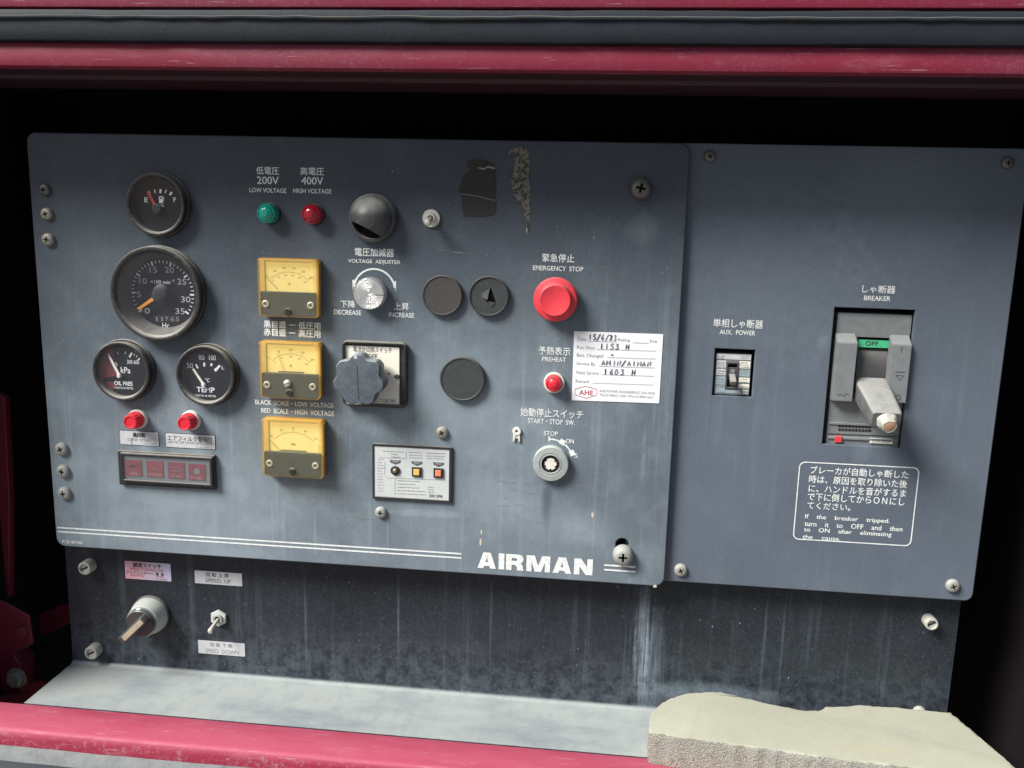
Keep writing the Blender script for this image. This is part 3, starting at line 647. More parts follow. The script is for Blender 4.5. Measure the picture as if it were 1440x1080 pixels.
for body, x0, x1, yc, h in (('If    the    breaker    tripped.', 1131.6, 1251, 730, 7.6), ('turn    it    to    OFF    and    then', 1130.7, 1269, 740, 6.8), ('to    ON    after    eliminating', 1130, 1253.5, 748.7, 7.6), ('the    cause.', 1128.5, 1182, 756, 5.8)):
    rt(body, x0, x1, yc, h, .02)
B = rrectpx([(1124, 649), (1294, 657), (1280.5, 768), (1114.6, 758.6)], base=RB); cx, cz, W, H = (B[0]+B[1])/2, (B[2]+B[3])/2, B[1]-B[0], B[3]-B[2]; t_ = .0011
plate('notice_frame', [rrect(W, H, .006, cx, cz), rrect(W-2*t_, H-2*t_, .005, cx, cz)], .0003, .0003, M_PRINT, rp)

# ------------------------------------------------------------------ round gauges
def gauge(label, bx, by, R0, R1, Ri, fh, dialw, name='gauge'):
    P = at(bx, by, 0); root = thing(name, label, 'gauge', P, 'round gauges at the left of the front plate')
    m_ = lambda n: mm(bx, by, n)
    R0, R1, Ri = m_(R0), m_(R1), m_(Ri)
    lathe('flange', [(R0, 0), (R0, fh*.28), (R0*.985, fh*.34), (R1*.99, fh*.36)], M_BEZEL, root, 64, cap1=False, cap0=False)
    lathe('bezel', [(R1*.985, fh*.30), (R1*.985, fh*.75), (R1, fh*.80), (R1, fh*.94), (R1*.985, fh), (R1*.96, fh*1.02), (Ri*1.06, fh*1.0), (Ri*1.02, fh*.93), (Ri, fh*.80)], M_BEZEL, root, 64, cap0=False, cap1=False)
    Rd = Ri if dialw > 0 else Ri*.86
    lathe('inner_cup', [(Ri*1.01, fh*.82), (Rd*1.0, dialw-.0003)], M_BLACK, root, 64, cap0=False, cap1=False)
    d = lathe('dial', [(Rd*1.005, dialw-.001), (Rd*1.005, dialw)], M_DIAL, root, 64)
    lathe('glass', [(Ri*1.015, fh*.80), (Ri*1.015, fh*.84)], M_GLASS, root, 64)
    return root, d
def dloc(root, px, py, w_): q = at(px, py, w_)-root.location; return (q.x, q.z)
def dtext(root, d, body, cx, cy, wd, h, w_, bold=.01, mat=M_DPRINT, name='numeral'):
    return text(body, cx-wd/2, cx+wd/2, cy, h, w_, mat, d, bold, name, base=root.location, dw=.0006)
def needle(root, tip, tail, w_, mat, wd, hubr, hubm=M_BLACK):
    wd *= 1.25
    a = dloc(root, *tail, w_); b = dloc(root, *tip, w_); u = (Vector(b)-Vector(a)).normalized(); v = Vector((-u.y, u.x))*wd/2
    A, B_ = Vector(a), Vector(b)
    nd = plate('needle', [[tuple(A+v), tuple(A-v), tuple(B_-v*.75), tuple(B_+v*.75)]], w_-.0003, w_+.0003, mat, root)
    h = lathe('hub', [(hubr, w_-.001), (hubr, w_+.0016), (hubr*.8, w_+.0024), (hubr*.02, w_+.0026)], hubm, root, 28, off=a)
p_ = px1
# fuel gauge
DW = .004
fu, d = gauge('small fuel gauge with a red needle at E and a white pump symbol', 226, 288, 45, 42, 36.5, .012, DW)
k = [dloc(fu, *q, DW) for q in ((209, 269), (217.5, 266.5), (226, 266), (234, 266.8), (242, 270))]
ctr = Vector(dloc(fu, 224, 295, DW))
strokes('scale_marks', [([tuple(Vector(q)), tuple(Vector(q)+(ctr-Vector(q)).normalized()*(5.5 if i % 2 == 0 else 5)*p_)], (2.6, 1.3, 2.8, 1.3, 2.8)[i]*p_) for i, q in enumerate(k)], DW+.0003, M_DPRINT, d)
dtext(fu, d, 'E', 206, 281, 4.5, 6.5, DW); dtext(fu, d, 'F', 246, 281, 3.6, 6.5, DW)
q = dloc(fu, 226.5, 280.5, DW)
pm = plate('pump_symbol', [rrect(5.5*p_, 8.5*p_, .4*p_, q[0], q[1]), rrect(3*p_, 2.4*p_, .1*p_, q[0], q[1]+1.8*p_)], DW+.0004, DW+.0004, M_DPRINT, d)
strokes('pump_hose', [([(q[0]+2.5*p_, q[1]-1.5*p_), (q[0]+4*p_, q[1]-1.5*p_), (q[0]+4.4*p_, q[1]+2*p_), (q[0]+3*p_, q[1]+4*p_)], .7*p_), ([(q[0]-3.3*p_, q[1]-4.4*p_), (q[0]+3.3*p_, q[1]-4.4*p_)], .8*p_)], DW+.0003, M_DPRINT, d)
dtext(fu, d, 'FUEL', 227, 289.2, 8, 3.4, DW, .015, name='lettering')
needle(fu, (207.5, 269.5), (221, 293.5), .0062, M_NEEDR, 3.6*p_, 7*p_)
# tachometer
DW = -.007
M_TPRINT = std('aged_dial_print', (.52, .54, .56), .5, dust=0.0, grime=.3)
ta, d = gauge('large round tachometer with orange needle and an hour counter window', 227, 412, 65, 64, 56, .014, DW)
C0 = (229, 412.5); cc = Vector(dloc(ta, *C0, DW)); Rt = mm(*C0, 45, DW)
ml = []
for i in range(36):
    a = math.radians(217-i*(254/35)); L = 6.5 if i % 5 == 0 else 4
    ml.append(([tuple(cc+Vector((math.cos(a), math.sin(a)))*Rt), tuple(cc+Vector((math.cos(a), math.sin(a)))*(Rt-L*p_))], (2.4 if i % 5 == 0 else 1.1)*p_))
strokes('scale_marks', ml, DW+.0003, M_DPRINT, d)
for b_, x, y, wd in (('0', 207.5, 437, 7), ('5', 195.5, 414, 6), ('10', 201.5, 395, 11), ('15', 216, 379.5, 10.5), ('20', 238.5, 379.5, 12.5), ('25', 256, 396, 12.5), ('30', 261.5, 421, 13), ('35', 253.5, 437.5, 13)):
    dtext(ta, d, b_, x, y, wd, 8.2, DW, .0, mat=M_TPRINT)
dtext(ta, d, '×100 min', 226, 396.5, 27, 5, DW, .014, name='lettering'); dtext(ta, d, '-1', 243, 394.5, 4, 3, DW, .01, name='lettering'); dtext(ta, d, 'Hr', 233.5, 457.5, 9.5, 7, DW, name='lettering')
x_, z_ = dloc(ta, 235, 448.5, DW)
ct = plate('hour_counter', [rrect(39*p_, 11*p_, 0, x_, z_)], DW+.0003, DW+.0005, M_SLOT, ta)
for b_, x in (('1', 221), ('1', 228.5), ('7', 235), ('6', 243), ('5', 250)):
    dg = text(b_, x-(1 if b_ == '1' else 2.4), x+(1 if b_ == '1' else 2.4), 448.6, 6, DW, M_FPRINT, ct, .01, 'digit', base=ta.location, dw=.0008)
needle(ta, (194.5, 434.5), (222, 415.5), .0 , M_NEEDO, 4*p_, 8.5*p_)
lathe('needle_boss', [(11*p_, -.0015), (10*p_, .002), (8*p_, .0028)], M_BLACK, ta, 30, off=dloc(ta, 226, 410.5, 0))
# oil pressure
DW = .004
oi, d = gauge('oil pressure gauge with a white needle and dark red zone', 178, 520, 42.5, 40, 34.5, .012, DW)
cc = Vector(dloc(oi, 171, 521, DW)); Rr = mm(171, 521, 33.5, DW)
seg = [tuple(cc+Vector((math.cos(math.radians(a)), math.sin(math.radians(a))))*Rr) for a in range(112, 250, 6)]
seg = [dloc(oi, 167, 529, DW)] + seg
plate('red_zone', [seg], DW+.0002, DW+.0002, M_DIALRED, d)
def rad_marks(root, d, pts, pivot, w_):
    ctr = Vector(dloc(root, *pivot, w_)); ls = []
    for (x, y, L, wd) in pts:
        q = Vector(dloc(root, x, y, w_)); u = (q-ctr).normalized(); ls.append(([tuple(q+u*L/2*p_), tuple(q-u*L/2*p_)], wd*p_))
    strokes('scale_marks', ls, w_+.0003, M_DPRINT, d)
rad_marks(oi, d, [(154, 500, 7, 2), (166, 496.5, 4, 1), (176.5, 496, 4, 1), (184, 499, 8, 2.6), (189, 498.5, 3, 1), (192.5, 501, 3, 1), (195.5, 505, 4, 1.8)], (168, 529), DW)
dtext(oi, d, '300 600', 187.5, 509, 17, 5.5, DW, .004); dtext(oi, d, '0', 163, 513, 4.5, 7, DW); dtext(oi, d, 'kPa', 177, 520.5, 13.5, 8.5, DW, .008, name='lettering')
dtext(oi, d, 'OIL PRES', 174, 539, 25.5, 5.6, DW, .03, name='lettering'); dtext(oi, d, 'TOKYO ⧓ METER', 174.5, 545.5, 27, 3, DW, .01, name='lettering')
needle(oi, (153.5, 500.5), (168, 528.5), .006, M_NEEDW, 3.4*p_, 3*p_, M_NEEDW)
x_, z_ = dloc(oi, 170, 536, .0065)
plate('pivot_cover', [[(x_+Rr*.97*math.cos(math.radians(a)), z_-.2*Rr+Rr*.97*math.sin(math.radians(a))*.42+0) for a in range(20, 161, 10)]], .0042, .0043, M_DIAL, oi)
# temperature
te, d = gauge('water temperature gauge with a white needle resting at 50', 295, 526, 43, 41, 35.5, .012, DW)
rad_marks(te, d, [(277, 515, 6.5, 2.6), (287.3, 512.5, 5.5, 3), (297.5, 512.8, 4.5, 2.6), (307, 516.5, 8, 3.2), (303.5, 520, 4, 4)], (288, 540), DW)
dtext(te, d, '50', 267.5, 514, 8.5, 7, DW, .004); dtext(te, d, '80', 283.8, 502.5, 8, 7, DW, .004); dtext(te, d, '100', 299, 503, 9.5, 7, DW, .004)
dtext(te, d, 'L', 314, 517, 3.5, 4.5, DW); dtext(te, d, '°C', 292, 534.5, 6, 5.5, DW, name='lettering'); dtext(te, d, 'TEMP', 289.5, 548, 25, 7, DW, .025, name='lettering'); dtext(te, d, 'TOKYO ⧓ METER', 289, 556.5, 30, 3, DW, .01, name='lettering')
needle(te, (271.5, 518.5), (286.5, 541), .006, M_NEEDW, 3*p_, 3*p_, M_NEEDW)

# ------------------------------------------------------------------ yellowed panel meters
def meter(label, bx, by, fx0, fx1, fy0, fy1, yd, unit, nd, gscrew, nums, nmat, red=False):
    """base centre, then front-face photo box"""
    h = .015; fc = at((fx0+fx1)/2, (fy0+fy1)/2, h); W, H = size((fx0+fx1)/2, (fy0+fy1)/2, fx1-fx0, fy1-fy0, h)
    root = thing('panel_meter', label, 'meter', Vector((fc.x, 0, fc.z)), 'yellowed square meters in a column')
    b = plate('base', [rrect(W*.99, H*.985, .003)], .0002, .003, M_BLACK, root, .0005)
    # clear cover: a shell open at the back
    ofs, V, F = [(W/2, H/2, .0015), (W/2*.995, H/2*.995, .0055), (W/2*.985, H/2*.985, h-.0015), (W/2*.955, H/2*.955, h)], [], []
    rings = [rrect(2*a_, 2*b_, .0035) for a_, b_, _ in ofs]
    for R_g, (_, _, ww) in zip(rings, ofs): V += [(q[0], -ww, q[1]) for q in R_g]
    n = len(rings[0])
    for r_ in range(3):
        for i in range(n): j = (i+1) % n; F.append((r_*n+i, r_*n+j, (r_+1)*n+j, (r_+1)*n+i))
    F.append(tuple(range(3*n, 4*n)))
    cm = mesh('cover', V, F); cm.materials.append(M_AMBER); cm.materials.append(M_AMBERF); cm.polygons[len(F)-1].material_index = 1
    link('cover', cm, None, root)
    fw = h-.0026
    f_ = plate('scale_plate', [rrect(W*.80, H*.55, .001, 0, H*.175)], .004, fw-.004, M_FACE, root)
    plate('surround', [rrect(W*.955, H*.955, .002), rrect(W*.80, H*.545, .001, 0, H*.178)], .003, fw-.003, M_AMBS, root)
    zd = (at((fx0+fx1)/2, yd, h)-fc).z
    m2 = plate('black_front', [rrect(W*.93, zd+H*.47, .0015, 0, (zd-H*.47)/2)], .003, fw, M_MBLACK, root, .0004)
    def Q(px, py, w_): q = at(px, py, w_)-root.location; return (q.x, q.z)
    wf = fw-.004
    piv = Vector((0, zd-H*.03)); Rr = H*.36; marks = []
    for i in range(21):
        a = math.radians(140-i*5); L = (.0026 if i % 5 == 0 else .0013); u = Vector((math.cos(a)*1.15, math.sin(a)))
        marks.append(([tuple(piv+u*Rr), tuple(piv+u*(Rr+L))], .00028))
    strokes('scale_marks', marks, wf+.0002, M_SCALE, f_)
    strokes('scale_arc', [([tuple(piv+Vector((math.cos(math.radians(a))*1.15, math.sin(math.radians(a))))*Rr) for a in range(40, 141, 4)], .00022)], wf+.0002, M_SCALE, f_)
    for i, s_ in enumerate(nums):
        a = math.radians(140-i*100/(len(nums)-1)); u = piv+Vector((math.cos(a)*1.15, math.sin(a)))*(Rr+.0045)
        link('numeral', text_me(s_, .0011*len(s_)+.0006, .0020, 0, u.x, u.y, wf+.0002), M_SCALE, f_, 0)
        if red: 
            u2 = piv+Vector((math.cos(a)*1.15, math.sin(a)))*(Rr-.0028)
            link('numeral', text_me(s_, .0009*len(s_)+.0005, .0015, 0, u2.x, u2.y, wf+.0002), M_SCALE, f_, 0)
    link('unit_letter', text_me(unit, .0018*len(unit)+.0008, .0030, 0, 0, zd+H*.13, wf+.0002), M_INK, f_, 0)
    if len(nums) < 6: plate('mirror_strip', [rrect(W*.42, .0009, 0, 0, zd+.0012)], wf+.0002, wf+.0004, M_INK, f_)
    a_ = Q(*nd[0], fw-.002); b_ = Q(*nd[1], fw-.002)
    strokes('needle', [([a_, b_], .00045)], fw-.0025, M_NEEDR if nd[2] else M_INK, root)
    for sx in (-1, 1):
        s_ = lathe('terminal_screw', [(.0036, fw), (.0036, fw+.0012), (.0026, fw+.0016), (.0024, fw+.0008), (.0003, fw+.0008)], M_CHROME, root, 24, off=(sx*W*.375, zd*1-.0125))
        lathe('socket', [(.0013, fw+.0009), (.0013, fw+.0011)], M_SLOT, s_, 16, off=(sx*W*.375, zd-.0125))
    zz = zd-.0195
    s_ = lathe('zero_adjuster', [(.0034, fw), (.0034, h+.0006), (.0030, h+.0012), (.0002, h+.0013)], M_BLACK, root, 24, off=(0, zz))
    strokes('slot', [([(0, zz-.0028), (0, zz+.0028)], .0009)], h+.0014, M_SLOT, s_)
    if gscrew:
        q = Q(404, 539, h)
        s_ = lathe('cover_screw', [(.0036, h-.002), (.0036, h+.0012), (.0026, h+.002), (.0002, h+.0022)], M_CHROME, root, 24, off=q)
        strokes('slot', [([(q[0]-.003, q[1]-.001), (q[0]+.003, q[1]+.001)], .0007)], h+.0022, M_SLOT, s_)
    return root
meter('square yellowed voltmeter marked V directly above the Japanese scale wording', 408, 405, 361, 446, 363.5, 447, 411, 'V', ((390, 407), (375, 391), 0), False, ('0', '50', '100', '150', '200', '300'), M_INK, True)
meter('square yellowed ammeter with a red needle and a bright cover screw', 410, 522, 363, 449, 481, 562, 526, 'A', ((400.5, 526), (390, 497), 1), True, ('0', '50', '100', '150', '200'), M_INK, True)
meter('square yellowed frequency meter marked Hz, lowest in the column', 412, 632, 366.5, 453, 590.5, 673, 637.5, 'Hz', ((392, 633), (378, 618), 0), False, ('45', '50', '55', '60', '65'), M_INK)

# ------------------------------------------------------------------ lamps and buttons
def lamp_dome(label, px, py, r, mat):
    R = mm(px, py, r); root = thing('pilot_lamp', label, 'pilot lamp', at(px, py), 'pilot lamps')
    lathe('collar', [(R*1.08, 0), (R*1.08, .0015), (R, .003), (R*.98, .004)], M_BLACK, root, 36)
    lathe('lens', [(R, .003), (R*1.0, .0095), (R*.9, .0125), (R*.80, .0132), (R*.74, .0128), (R*.68, .0140), (R*.45, .0155), (R*.02, .0162)], mat, root, 40)
    lathe('bulb', [(R*.35, .0163), (R*.33, .0166), (R*.02, .0169)], mat, root, 24)
lamp_dome('green domed pilot lamp under the 200V wording', 380.5, 300, 14, M_LGREEN)
lamp_dome('dark red domed pilot lamp under the 400V wording', 442.5, 301.3, 14, M_LRED)
def lamp_stalk(label, px, py):
    R = mm(px, py, 13.5); root = thing('warning_lamp', label, 'warning lamp', at(px, py), 'red warning lamps with ivory collars')
    lathe('collar', [(R, 0), (R, .003), (R*.93, .0045), (R*.80, .005)], M_WCOLLAR, root, 36)
    lathe('cap_base', [(R*.86, .004), (R*.86, .0085), (R*.80, .0095)], M_REDCAP, root, 36)
    rf = lambda a: 1+.03*math.cos(18*a)
    lathe('cap', [(R*.74, .009), (R*.72, .0165), (R*.66, .0178), (R*.56, .018), (R*.50, .0172), (R*.02, .0172)], M_REDCAP, root, 72, rfun=rf)
lamp_stalk('red warning lamp above the over speed label', 195, 588.5); lamp_stalk('red warning lamp above the air filter warning label', 269.5, 590.5)
pl = thing('preheat_lamp', 'red pilot lamp in a white ring below the PREHEAT wording', 'pilot lamp', at(779.5, 537.5), 'pilot lamps'); R = mm(778, 538, 14.5)
lathe('ring', [(R, 0), (R, .004), (R*.95, .005), (R*.84, .005), (R*.82, .003)], M_WCOLLAR, pl, 40)
lathe('lens', [(R*.80, .003), (R*.78, .009), (R*.62, .0125), (R*.60, .0115), (R*.35, .0135), (R*.02, .014)], M_REDCAP, pl, 40)
es = thing('emergency_button', 'large red mushroom emergency stop button with raised centre', 'push button', at(782, 420)); R = mm(782, 420, 31)
lathe('collar', [(R*.92, 0), (R*.92, .005), (R*.8, .006)], M_BLACK, es, 48)
lathe('mushroom_head', [(R*.80, .006), (R*.96, .0065), (R, .008), (R*.99, .0105), (R*.94, .012), (R*.76, .0132), (R*.73, .0145), (R*.72, .019), (R*.70, .0205), (R*.66, .0209), (R*.4, .0196), (R*.02, .019)], M_ESTOP, es, 64)

# hooded panel light
hl = thing('hooded_lamp', 'black panel lamp with a round eyelid hood cut open at the bottom', 'lamp', at(526, 307)); R = mm(526, 307, 33)
lathe('base_ring', [(R*1.03, 0), (R*1.03, .006), (R*.99, .0085), (R*.9, .0095), (R*.86, .0095), (R*.84, .002)], M_HOOD, hl, 56)
V, F = [], []; nu, nv = 40, 16
Rh = R*.90
def hood_pt(u, v, rr):
    # dome, u around the axis, v from rim to crown; the lower mouth is left open
    a = 2*math.pi*u; ph = math.pi/2*v
    p = Vector((rr*math.cos(ph)*math.cos(a), -.009-rr*.92*math.sin(ph), rr*math.cos(ph)*math.sin(a)))
    return p
import bmesh
bm = bmesh.new(); bmesh.ops.create_uvsphere(bm, u_segments=48, v_segments=32, radius=Rh)
for v in bm.verts:
    if v.co.y > 0: v.co.y *= .25
bmesh.ops.bisect_plane(bm, geom=bm.verts[:]+bm.edges[:]+bm.faces[:], plane_co=(-Rh*.10, -Rh*.5, -Rh*.50), plane_no=(-.42, -.20, -.885), clear_outer=True)
bmesh.ops.bisect_plane(bm, geom=bm.verts[:]+bm.edges[:]+bm.faces[:], plane_co=(0, .0005, 0), plane_no=(0, 1, 0), clear_outer=True)
bmesh.ops.solidify(bm, geom=bm.faces[:], thickness=.0016)
for v in bm.verts: v.co.y = v.co.y*.95-.008
hm = bpy.data.meshes.new('hood'); bm.to_mesh(hm); bm.free(); link('hood', hm, M_HOOD, hl, 50)
lathe('inner_well', [(R*.84, .003), (R*.55, .0035), (R*.3, .004)], M_DARK, hl, 40)
lathe('lens', [(R*.34, .003), (R*.34, .010), (R*.2, .014), (R*.02, .0155)], clear_mat('violet_lens', (.5, .4, .5), .1, .5, (.12, .07, .12)), hl, 24, off=(-.001, -.002))

# small panel toggle next to it
def Maxis(P, d):
    """matrix that sends the outward axis to direction d"""
    return Matrix.Translation(P) @ Vector((0, -1, 0)).rotation_difference(Vector(d).normalized()).to_matrix().to_4x4()
tg = thing('toggle_switch', 'small silver toggle switch to the right of the black hooded lamp', 'toggle switch', at(607, 307)); R = mm(607, 307, 12.5)
lathe('nut', [(R, 0), (R, .0022), (R*.95, .003), (R*.55, .003), (R*.50, .001)], M_CHROME, tg, 36, rfun=lambda a: 1+.015*math.cos(36*a))
lathe('bushing', [(R*.55, .001), (R*.55, .006), (R*.5, .0066), (R*.34, .0066), (R*.32, .002)], M_CHROME, tg, 30)
lathe('lever', [(.0017, 0), (.0019, .006), (.0032, .016), (.0034, .018), (.0026, .0198), (.0003, .0206)], M_CHROME, tg, 20, M=Maxis(Vector((0, -.004, 0)), (.02, -1, -.22)))

# voltage adjuster knob
vk = thing('adjuster_knob', 'bright turned aluminium voltage adjuster knob with a black pointer line', 'knob', at(523, 412)); R = mm(523, 412, 22)
lathe('skirt', [(R, 0), (R, .0105), (R*.97, .0118)], M_ALU, vk, 120, rfun=lambda a: 1+.014*math.cos(60*a), cap1=False)
lathe('top', [(R*.975, .0115), (R*.95, .0127), (R*.02, .0127)], M_ALUF, vk, 60)
strokes('pointer_line', [([(R*.42, -.0006), (R*.96, -.0006)], .0007)], .0129, M_SLOT, vk)
strokes('pointer_notch', [([(R*.99, -.0006), (R*1.0, -.0006)], .0007)], .0118, M_SLOT, vk)

# blanking caps
def cap(label, px, py, r, mat, hole=False):
    R = mm(px, py, r); root = thing('blanking_cap', label, 'cap', at(px, py), 'round blanking caps')
    if not hole:
        lathe('disc', [(R*.93, 0), (R, .0012), (R, .0045), (R*.97, .0056), (R*.92, .0058), (R*.90, .0050), (R*.02, .0050)], mat, root, 56)
    else:
        lathe('rim', [(R*.93, 0), (R, .0012), (R, .0045), (R*.97, .0056), (R*.92, .0058), (R*.90, .0046)], mat, root, 56, cap1=False)
        tri = [(-.34*R, -.02*R), (.10*R, .42*R), (.38*R, -.30*R), (.02*R, -.36*R)]
        plate('disc', [circ(R*.905, n=56), tri], .0020, .0046, mat, root)
        plate('flap', [[(-.40*R, .02*R), (.14*R, .40*R), (.02*R, -.18*R)]], .0052, .0062, std('flap', (.09, .10, .10), .35, dust=.2), root, M=Matrix.Rotation(-.25, 4, 'Z'))
        plate('torn_edge', [[(.0*R, -.24*R), (.34*R, -.32*R), (.10*R, -.52*R)]], .0047, .0054, M_GREYD, root)
        lathe('backing', [(R*.8, .0003), (R*.8, .0006)], M_SLOT, root, 40)
    return root
cap('plain brown-black cap, left of the torn cap beside the adjuster knob', 623, 415, 28.5, M_CAP)
cap('black cap torn open with a bent triangular flap at its centre', 688, 416, 28.5, M_CAPD, True)
cap('larger plain black cap standing alone above the relay plate', 651, 532, 31.5, M_CAPD)

# ------------------------------------------------------------------ key switch and hanger
ks = thing('key_switch', 'round steel key switch below the STOP and ON marks', 'key switch', at(775, 650)); R = mm(775, 650, 24.5)
lathe('escutcheon', [(R, 0), (R, .0065), (R*.96, .0078), (R*.66, .0082), (R*.64, .0072), (R*.60, .0072), (R*.58, .0082), (R*.52, .0082), (R*.50, .004)], M_STEEL, ks, 48)
lathe('dark_well', [(R*.51, .002), (R*.51, .0062), (R*.48, .0062)], M_SLOT, ks, 36)
def keyf(a):
    for c in (35, 145, 205, 270, 335):
        if abs((math.degrees(a)-c+180) % 360-180) < 9: return .78
    return 1
lathe('tumbler', [(R*.33, .006), (R*.33, .0078)], M_WCOLLAR, ks, 60, rfun=keyf)
kh = thing('key_hanger', 'small pale broken ring terminal screwed left of the key switch', 'hanger', at(727, 606)); r_ = mm(727, 606, 6)
plate('ring', [circ(r_, n=24), circ(r_*.30, n=12)], 0, .0028, M_WCOLLAR, kh, .0006)
for s_ in (-1, 1): plate('prong', [[(s_*r_*.12, -r_*.8), (s_*r_*.75, -r_*.7), (s_*r_*.85, -r_*2.3), (s_*r_*.50, -r_*2.6), (s_*r_*.35, -r_*1.7)]], 0, .0022, M_WCOLLAR, kh, .0004)
plate('crossbar', [[(-r_*.4, -r_*1.3), (r_*.4, -r_*1.3), (r_*.35, -r_*1.7), (-r_*.35, -r_*1.7)]], 0, .0018, M_WCOLLAR, kh, .0003)

# ------------------------------------------------------------------ rotary selector
ss = thing('selector_switch', 'black square ammeter selector switch with a big grey-blue lobed knob over a cream plate', 'selector switch', at(526, 526))
SB = ss.location
B = rrectpx([(480, 478), (575, 481), (571, 574), (484.5, 569)], .004, SB); W, H, cx, cz = B[1]-B[0], B[3]-B[2], (B[0]+B[1])/2, (B[2]+B[3])/2
plate('frame', [rrect(W, H, .006, cx, cz), rrect(W*.90, H*.90, .002, cx, cz)], 0, .0085, M_BLACK, ss, .002)
plate('backing', [rrect(W*.91, H*.91, .001, cx, cz)], 0, .0040, M_BLACK, ss)
B = rrectpx([(484, 486), (563, 488.5), (560, 569), (487.5, 565)], .005, SB)
fc = plate('name_plate', [rect_loop(B)], .0042, .0052, M_CREAM, ss)
def st_(body, x0, x1, yc, h, bold=.0): return text(body, x0, x1, yc, h, .0052, M_INK, fc, bold, base=SB)
st_('電流計切換スイッチ', 496.5, 551, 491.5, 8); st_('OFF', 517, 530.6, 501, 7, .0); st_('AMMETER SELECTOR SW.', 492, 557, 562.5, 5, .0)
q = at(558, 529.5, .0052)-SB; lathe('screw', [(.0026, .0052), (.0026, .0062), (.0020, .0068)], M_SCREWD, ss, 20, off=(q.x, q.z))
q = at(547, 525.5, .0052)-SB; strokes('index_mark', [([(q.x-.001, q.z), (q.x+.001, q.z)], .0014)], .0055, M_INK, fc)
KW = .034; kc = at(503.5, 535, KW)-SB; R = mm(503.5, 535, 37, KW)
def lobe(a):
    r = 1.0
    return min(1.0, .945+.085*math.cos(7*(a-math.radians(92))))
kn = lathe('knob', [(R*.80, .010), (R*.92, .012), (R*.97, .015), (R, KW-.004), (R*.985, KW-.0015), (R*.95, KW), (R*.6, KW+.0006), (R*.02, KW+.0008)], M_KNOB, ss, 168, off=(kc.x, kc.z), rfun=lobe)
lathe('shaft', [(R*.5, .005), (R*.5, .011)], M_BLACK, ss, 30, off=(kc.x, kc.z))
q = at(500, 502, KW)-SB; plate('highlight_spot', [circ(.0019, q.x, q.z, 16)], KW+.0003, KW+.0004, M_LABEL, kn)  # pale disc that paints a glint on the knob
strokes('moulding_line', [([(kc.x-.001, kc.z+R*.55), (kc.x+.0005, kc.z-R*.7)], .0006)], KW+.0010, M_MBLACK, kn)

# ------------------------------------------------------------------ relay plate
re = thing('leakage_relay', 'white-faced protection relay plate with amber and coral square buttons', 'relay', at(580, 666)); QB = re.location
B = rrectpx([(524.5, 623.5), (636.4, 628.5), (635, 708), (523, 700.5)], .002, QB); W, H, cx, cz = B[1]-B[0], B[3]-B[2], (B[0]+B[1])/2, (B[2]+B[3])/2
plate('frame', [rrect(W, H, .001, cx, cz), rrect(W-.0052, H-.0058, .0005, cx-.0006, cz)], 0, .0028, M_BLACK, re, .0005)
f_ = plate('face', [rrect(W-.0054, H-.006, .0005, cx-.0006, cz)], .0002, .0020, M_RELAYF, re)
def Q(px, py, w_=.002): q = at(px, py, w_)-QB; return (q.x, q.z)
for k_, (x, y) in enumerate(((556, 661.5), (586.3, 663.3), (616.7, 664.8))):
    c = Q(x, y)
    if k_ == 0:
        h_ = lathe('lamp_holder', [(7*p_, .002), (7*p_, .0032), (5.5*p_, .0036)], M_BLACK, re, 28, off=c)
        lathe('lamp', [(3.4*p_, .003), (3.2*p_, .0045), (1.5*p_, .0054), (.1*p_, .0056)], M_BRASS, h_, 20, off=c)
    else:
        h_ = plate('button_frame', [rrect(14*p_, 14*p_, .0003, *c), rrect(10*p_, 10*p_, .0002, *c)], .002, .0036, M_BLACK, re)
        plate('button', [rrect(8.6*p_, 8.8*p_, .0003, *c)], .002, .0050, (M_AMBERB, M_CORALB)[k_-1], re, .0004)
    c = Q(x, y-12)
    plate('crest', [[(c[0]-8.2*p_, c[1]+2.6*p_), (c[0]+8.2*p_, c[1]+2.6*p_), (c[0]+7.4*p_, c[1]-1*p_), (c[0], c[1]-4*p_), (c[0]-7.4*p_, c[1]-1*p_)]], .0022, .0022, M_INK, re)
    link('lettering', text_me(('TRIP', 'RESET', 'TEST')[k_], 9*p_, 2.2*p_, .01, c[0], c[1]+.6*p_, .0024), M_RELAYF, f_, 0)
ml = []; rnd = random.Random(2)
def dashes(x0, x1, y, h=.5):
    x = x0
    while x < x1:
        L = rnd.uniform(1.2, 4); 
        if x+L > x1: break
        a_, b_ = Q(x, y+(x-580)*.042), Q(x+L, y+(x+L-580)*.042); ml.append(([a_, b_], h*p_)); x += L+rnd.uniform(.5, 1.2)
for i, y in enumerate((636, 640, 643.5)): dashes(538 if i < 1 else 550, 570 if i < 1 else 562, y, .8); dashes(575, 595, y+.2, .7); dashes(600, 628, y, .9)
for i in range(12): dashes(531, 541, 648+i*4.0, .6)
for i in range(5): dashes(559, (594, 585, 591, 599, 599)[i], 676.5+i*4.6, .8)
for i in range(3): dashes(602, 610, 684+i*3.5, .7)
strokes('fine_print', ml, .00225, M_FPRINT, f_)
text('E813P8', 604, 622, 697.5, 4, .002, M_INK, f_, .01, base=QB)
strokes('ruled_line', [([Q(541, 649), Q(541, 668), Q(545, 672), Q(627, 675)], .4*p_), ([Q(555.5, 672.5), Q(555.5, 696)], .4*p_), ([Q(571, 634), Q(571, 645)], .4*p_), ([Q(532, 643), Q(571, 644.5)], .4*p_)], .00225, M_FPRINT, f_)

